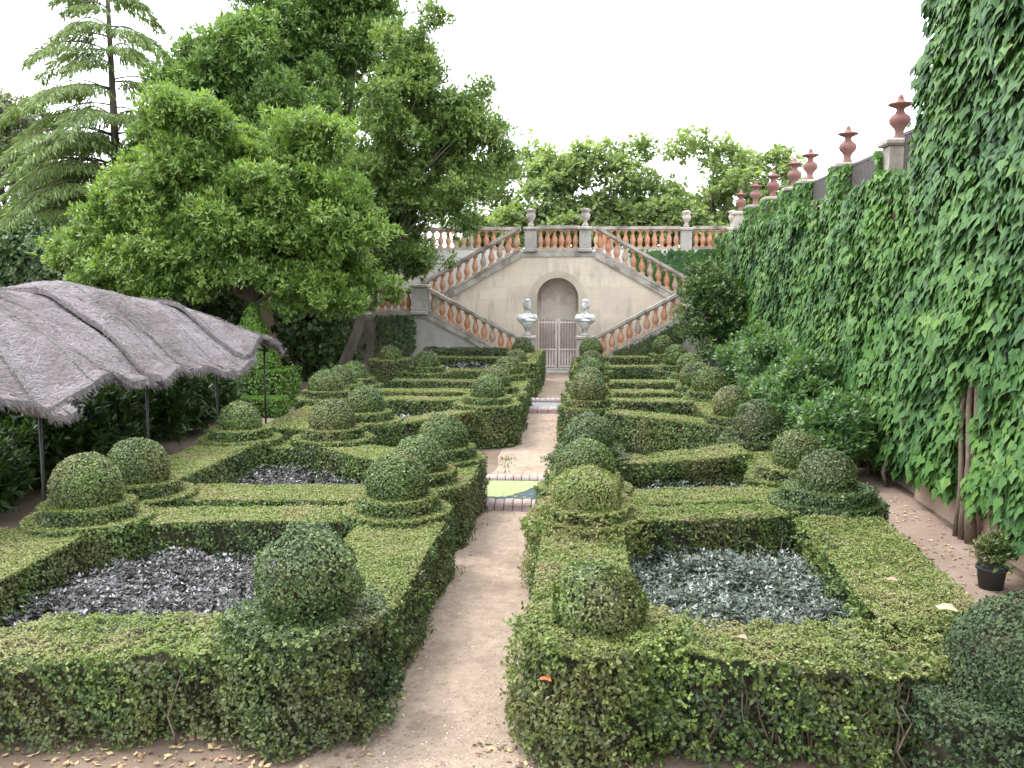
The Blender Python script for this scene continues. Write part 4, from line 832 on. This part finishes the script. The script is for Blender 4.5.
# ------------------------------------------------------------------ thatched shelter
sh=empty('thatched_shelter',(-7.2,13,0),"curved grey heather thatch shelter on thin dark posts","shelter")
def TS(y,v):
    t=np.clip((y-14.6)/(18.0-14.6),0,1); zr=2.95-.95*t**1.7; xr=2.2-1.1*t**2
    xe=-6.15+.06*np.sin(y*1.3); ze=1.86+.10*np.sin(y*2.3+1)+.18*t-.16*np.exp(-((y-14.6)/.9)**2)
    s=np.sin(np.clip(v,0,1.5)*PI/2)
    return xe-xr*v, y, ze+(zr-ze)*s**1.05+.04*np.sin(y*3.1+v*2)+.03*np.sin(y*7+v*5)
yb=np.array([7.2,8.5,9.9,11.3,12.5,13.6,14.7,15.7,16.7,17.6])
for i in range(len(yb)-1):
    ya,yc=yb[i]-.10,yb[i+1]+.26; nu,nv=14,22; skew=.9
    off=.02+.03*((i*5)%3); vlo=-.06-.10*R.random()
    U=np.linspace(0,1,nu); Vv=np.linspace(vlo,1.3,nv); G=[]
    for u in U:
        for v in Vv:
            yy=ya+(yc-ya)*u+skew*v*(1-.55*max(0,(i-5)/4)); 
            yy=min(yy,18.05+.02*u)
            x,y,z=TS(yy,v); z+=off+.06*math.sin(PI*u)+.085*math.exp(-u/.12)+.03*math.sin(5*v+i*2+3*u)*(.3+u)+R.normal(0,.004)
            if v<0: z-=.5*abs(v)**1.0
            G.append((x,y,z))
    G=np.array(G).reshape(nu,nv,3); mb=MB(); V=np.concatenate([G.reshape(-1,3),G.reshape(-1,3)-[0,0,.07]]); F=[]; n0=nu*nv
    for a in range(nu-1):
        for b in range(nv-1):
            q=(a*nv+b,(a+1)*nv+b,(a+1)*nv+b+1,a*nv+b+1); F.append(q); F.append(tuple(k+n0 for k in q[::-1]))
    edge=[a*nv for a in range(nu)]+[(nu-1)*nv+b for b in range(1,nv)]+[a*nv+nv-1 for a in range(nu-2,-1,-1)]+[b for b in range(nv-2,0,-1)]
    for a,b in zip(edge,edge[1:]+edge[:1]): F.append((b,a,a+n0,b+n0))
    mb.add(V,F,0,.25)
    # heather strands
    k=24000; uu=R.random(k)*(nu-1.001); vv=R.random(k)*(nv-1.001); iu=uu.astype(int); jv=vv.astype(int); fu=(uu-iu)[:,None]; fv=(vv-jv)[:,None]
    P=G[iu,jv]*(1-fu)*(1-fv)+G[iu+1,jv]*fu*(1-fv)+G[iu,jv+1]*(1-fu)*fv+G[iu+1,jv+1]*fu*fv
    du=G[iu+1,jv]-G[iu,jv]; dv=G[iu,jv]-G[iu,jv+1]; du/=np.linalg.norm(du,axis=1,keepdims=True)+1e-9; dv/=np.linalg.norm(dv,axis=1,keepdims=True)+1e-9
    N=np.cross(du,dv); N*=np.sign(N[:,2:3]); D=du*1.0+dv*(.25+.35*wob(P,1.3))[:,None]+R.normal(size=(k,3))*.3
    D-=N*np.sum(D*N,1,keepdims=True)*.9
    mb.leaves(P+N*R.uniform(.003,.016,k)[:,None]-D*.06,D,N+R.normal(size=(k,3))*.25,R.uniform(.04,.13,k),.06,0,np.clip(R.normal(.5,.27,k)+.25*wob(P,1.5)+.2*wob(P*np.array([1,.35,1]),9),0,1))
    for q in ((1,nu-2) if i%2 else (nu//2,)):
        cord=MB(); cord.tube(G[q]+np.array([0,0,.004]),.011,5); child(cord,'tie_wire',M['post'],sh)
    # shaggy fringe on the eave and along the seam
    k=900; uu=R.random(k)*(nu-1.001); iu=uu.astype(int); P=G[iu,0]*(1-(uu-iu))[:,None]+G[iu+1,0]*(uu-iu)[:,None]-np.array([0,0,.03])
    mb.leaves(P+R.normal(size=(k,3))*.025,np.tile([.25,.15,-.8],(k,1))+R.normal(size=(k,3))*.35,rdir(k)+[1,0,0],R.uniform(.03,.10,k),.08,0,np.clip(R.normal(.3,.22,k),0,1))
    k=1500; vv=R.random(k)*(nv-1.001); jv=vv.astype(int); fv=(vv-jv)[:,None]; P=G[0,jv]*(1-fv)+G[0,jv+1]*fv
    mb.leaves(P+R.normal(size=(k,3))*[.02,.03,.012]+[0,.04,0],np.tile([.35,-.75,-.75],(k,1))+R.normal(size=(k,3))*.35,np.tile([.4,-.5,.7],(k,1))+R.normal(size=(k,3))*.3,R.uniform(.03,.09,k),.09,0,np.clip(R.normal(.42,.27,k),0,1))
    k=520; jj=R.integers(0,nv,k); P=G[nu-1,jj]+R.normal(size=(k,3))*.03
    mb.leaves(P,np.tile([.2,1,-.2],(k,1))+R.normal(size=(k,3))*.4,np.tile([.5,0,1.],(k,1)),R.uniform(.04,.1,k),.08,0,np.clip(R.normal(.5,.25,k),0,1))
    child(mb,'thatch_mat',M['thatch'],sh)
for y in (10.1,12.7,15.2,17.55):
    for x in(-6.3,):
        zt=TS(y,.05 if x>-7 else .9)[2]-.0
        mb=MB(); mb.tube([(x,y,0),(x+.01,y,zt-.03)],.02,8); child(mb,'post',M['post'],sh)
    mb=MB(); mb.tube([TS(y,v) [0:3] if True else 0 for v in np.linspace(.02,1.2,12)],.02,6); mb.v[-1][:,2]-=.09; child(mb,'rafter',M['post'],sh)
mb=MB(); mb.tube([(-6.3,y,TS(y,.05)[2]-.05) for y in np.linspace(7.4,17.8,24)],.02,6); child(mb,'eave_beam',M['post'],sh)

# ------------------------------------------------------------------ light, sky, camera
EL,AZ=math.radians(64),math.radians(-75)     # azimuth from +Y, negative = towards -X
sd=bpy.data.lights.new('sun','SUN'); sd.energy=1.0; sd.angle=math.radians(22); sd.color=(1,.97,.92)
so=bpy.data.objects.new('sun',sd); COL.objects.link(so); so.rotation_euler=(PI/2-EL,0,-AZ+PI)
so.location=(0,0,30)
w=bpy.data.worlds.new("World"); S.world=w; w.use_nodes=True; nt=w.node_tree; bg=nt.nodes["Background"]
sk=nt.nodes.new("ShaderNodeTexSky"); sk.sky_type='NISHITA'; sk.sun_disc=False; sk.sun_elevation=EL; sk.sun_rotation=AZ; sk.dust_density=3; sk.air_density=1
mx=nt.nodes.new("ShaderNodeMix"); mx.data_type='RGBA'; mx.inputs[0].default_value=.8; mx.inputs[7].default_value=(8.2,8.5,8.9,1)
nt.links.new(sk.outputs[0],mx.inputs[6]); nt.links.new(mx.outputs[2],bg.inputs[0]); bg.inputs[1].default_value=.145
cd=bpy.data.cameras.new('camera'); cam=bpy.data.objects.new('camera',cd); COL.objects.link(cam); S.camera=cam
cd.sensor_width=36; cd.lens=930*36/1024; cd.clip_end=2000; cd.clip_start=.05
cam.location=(0,0,3.2); cam.rotation_euler=(PI/2-math.radians(6.381),0,math.radians(4.765))
S.view_settings.view_transform='Standard'; S.view_settings.look='None'; S.view_settings.exposure=1.85; S.view_settings.gamma=1
S.cycles.max_bounces=8; S.cycles.diffuse_bounces=5; S.cycles.glossy_bounces=2; S.cycles.transmission_bounces=3; S.cycles.transparent_max_bounces=4
S.cycles.use_denoising=True
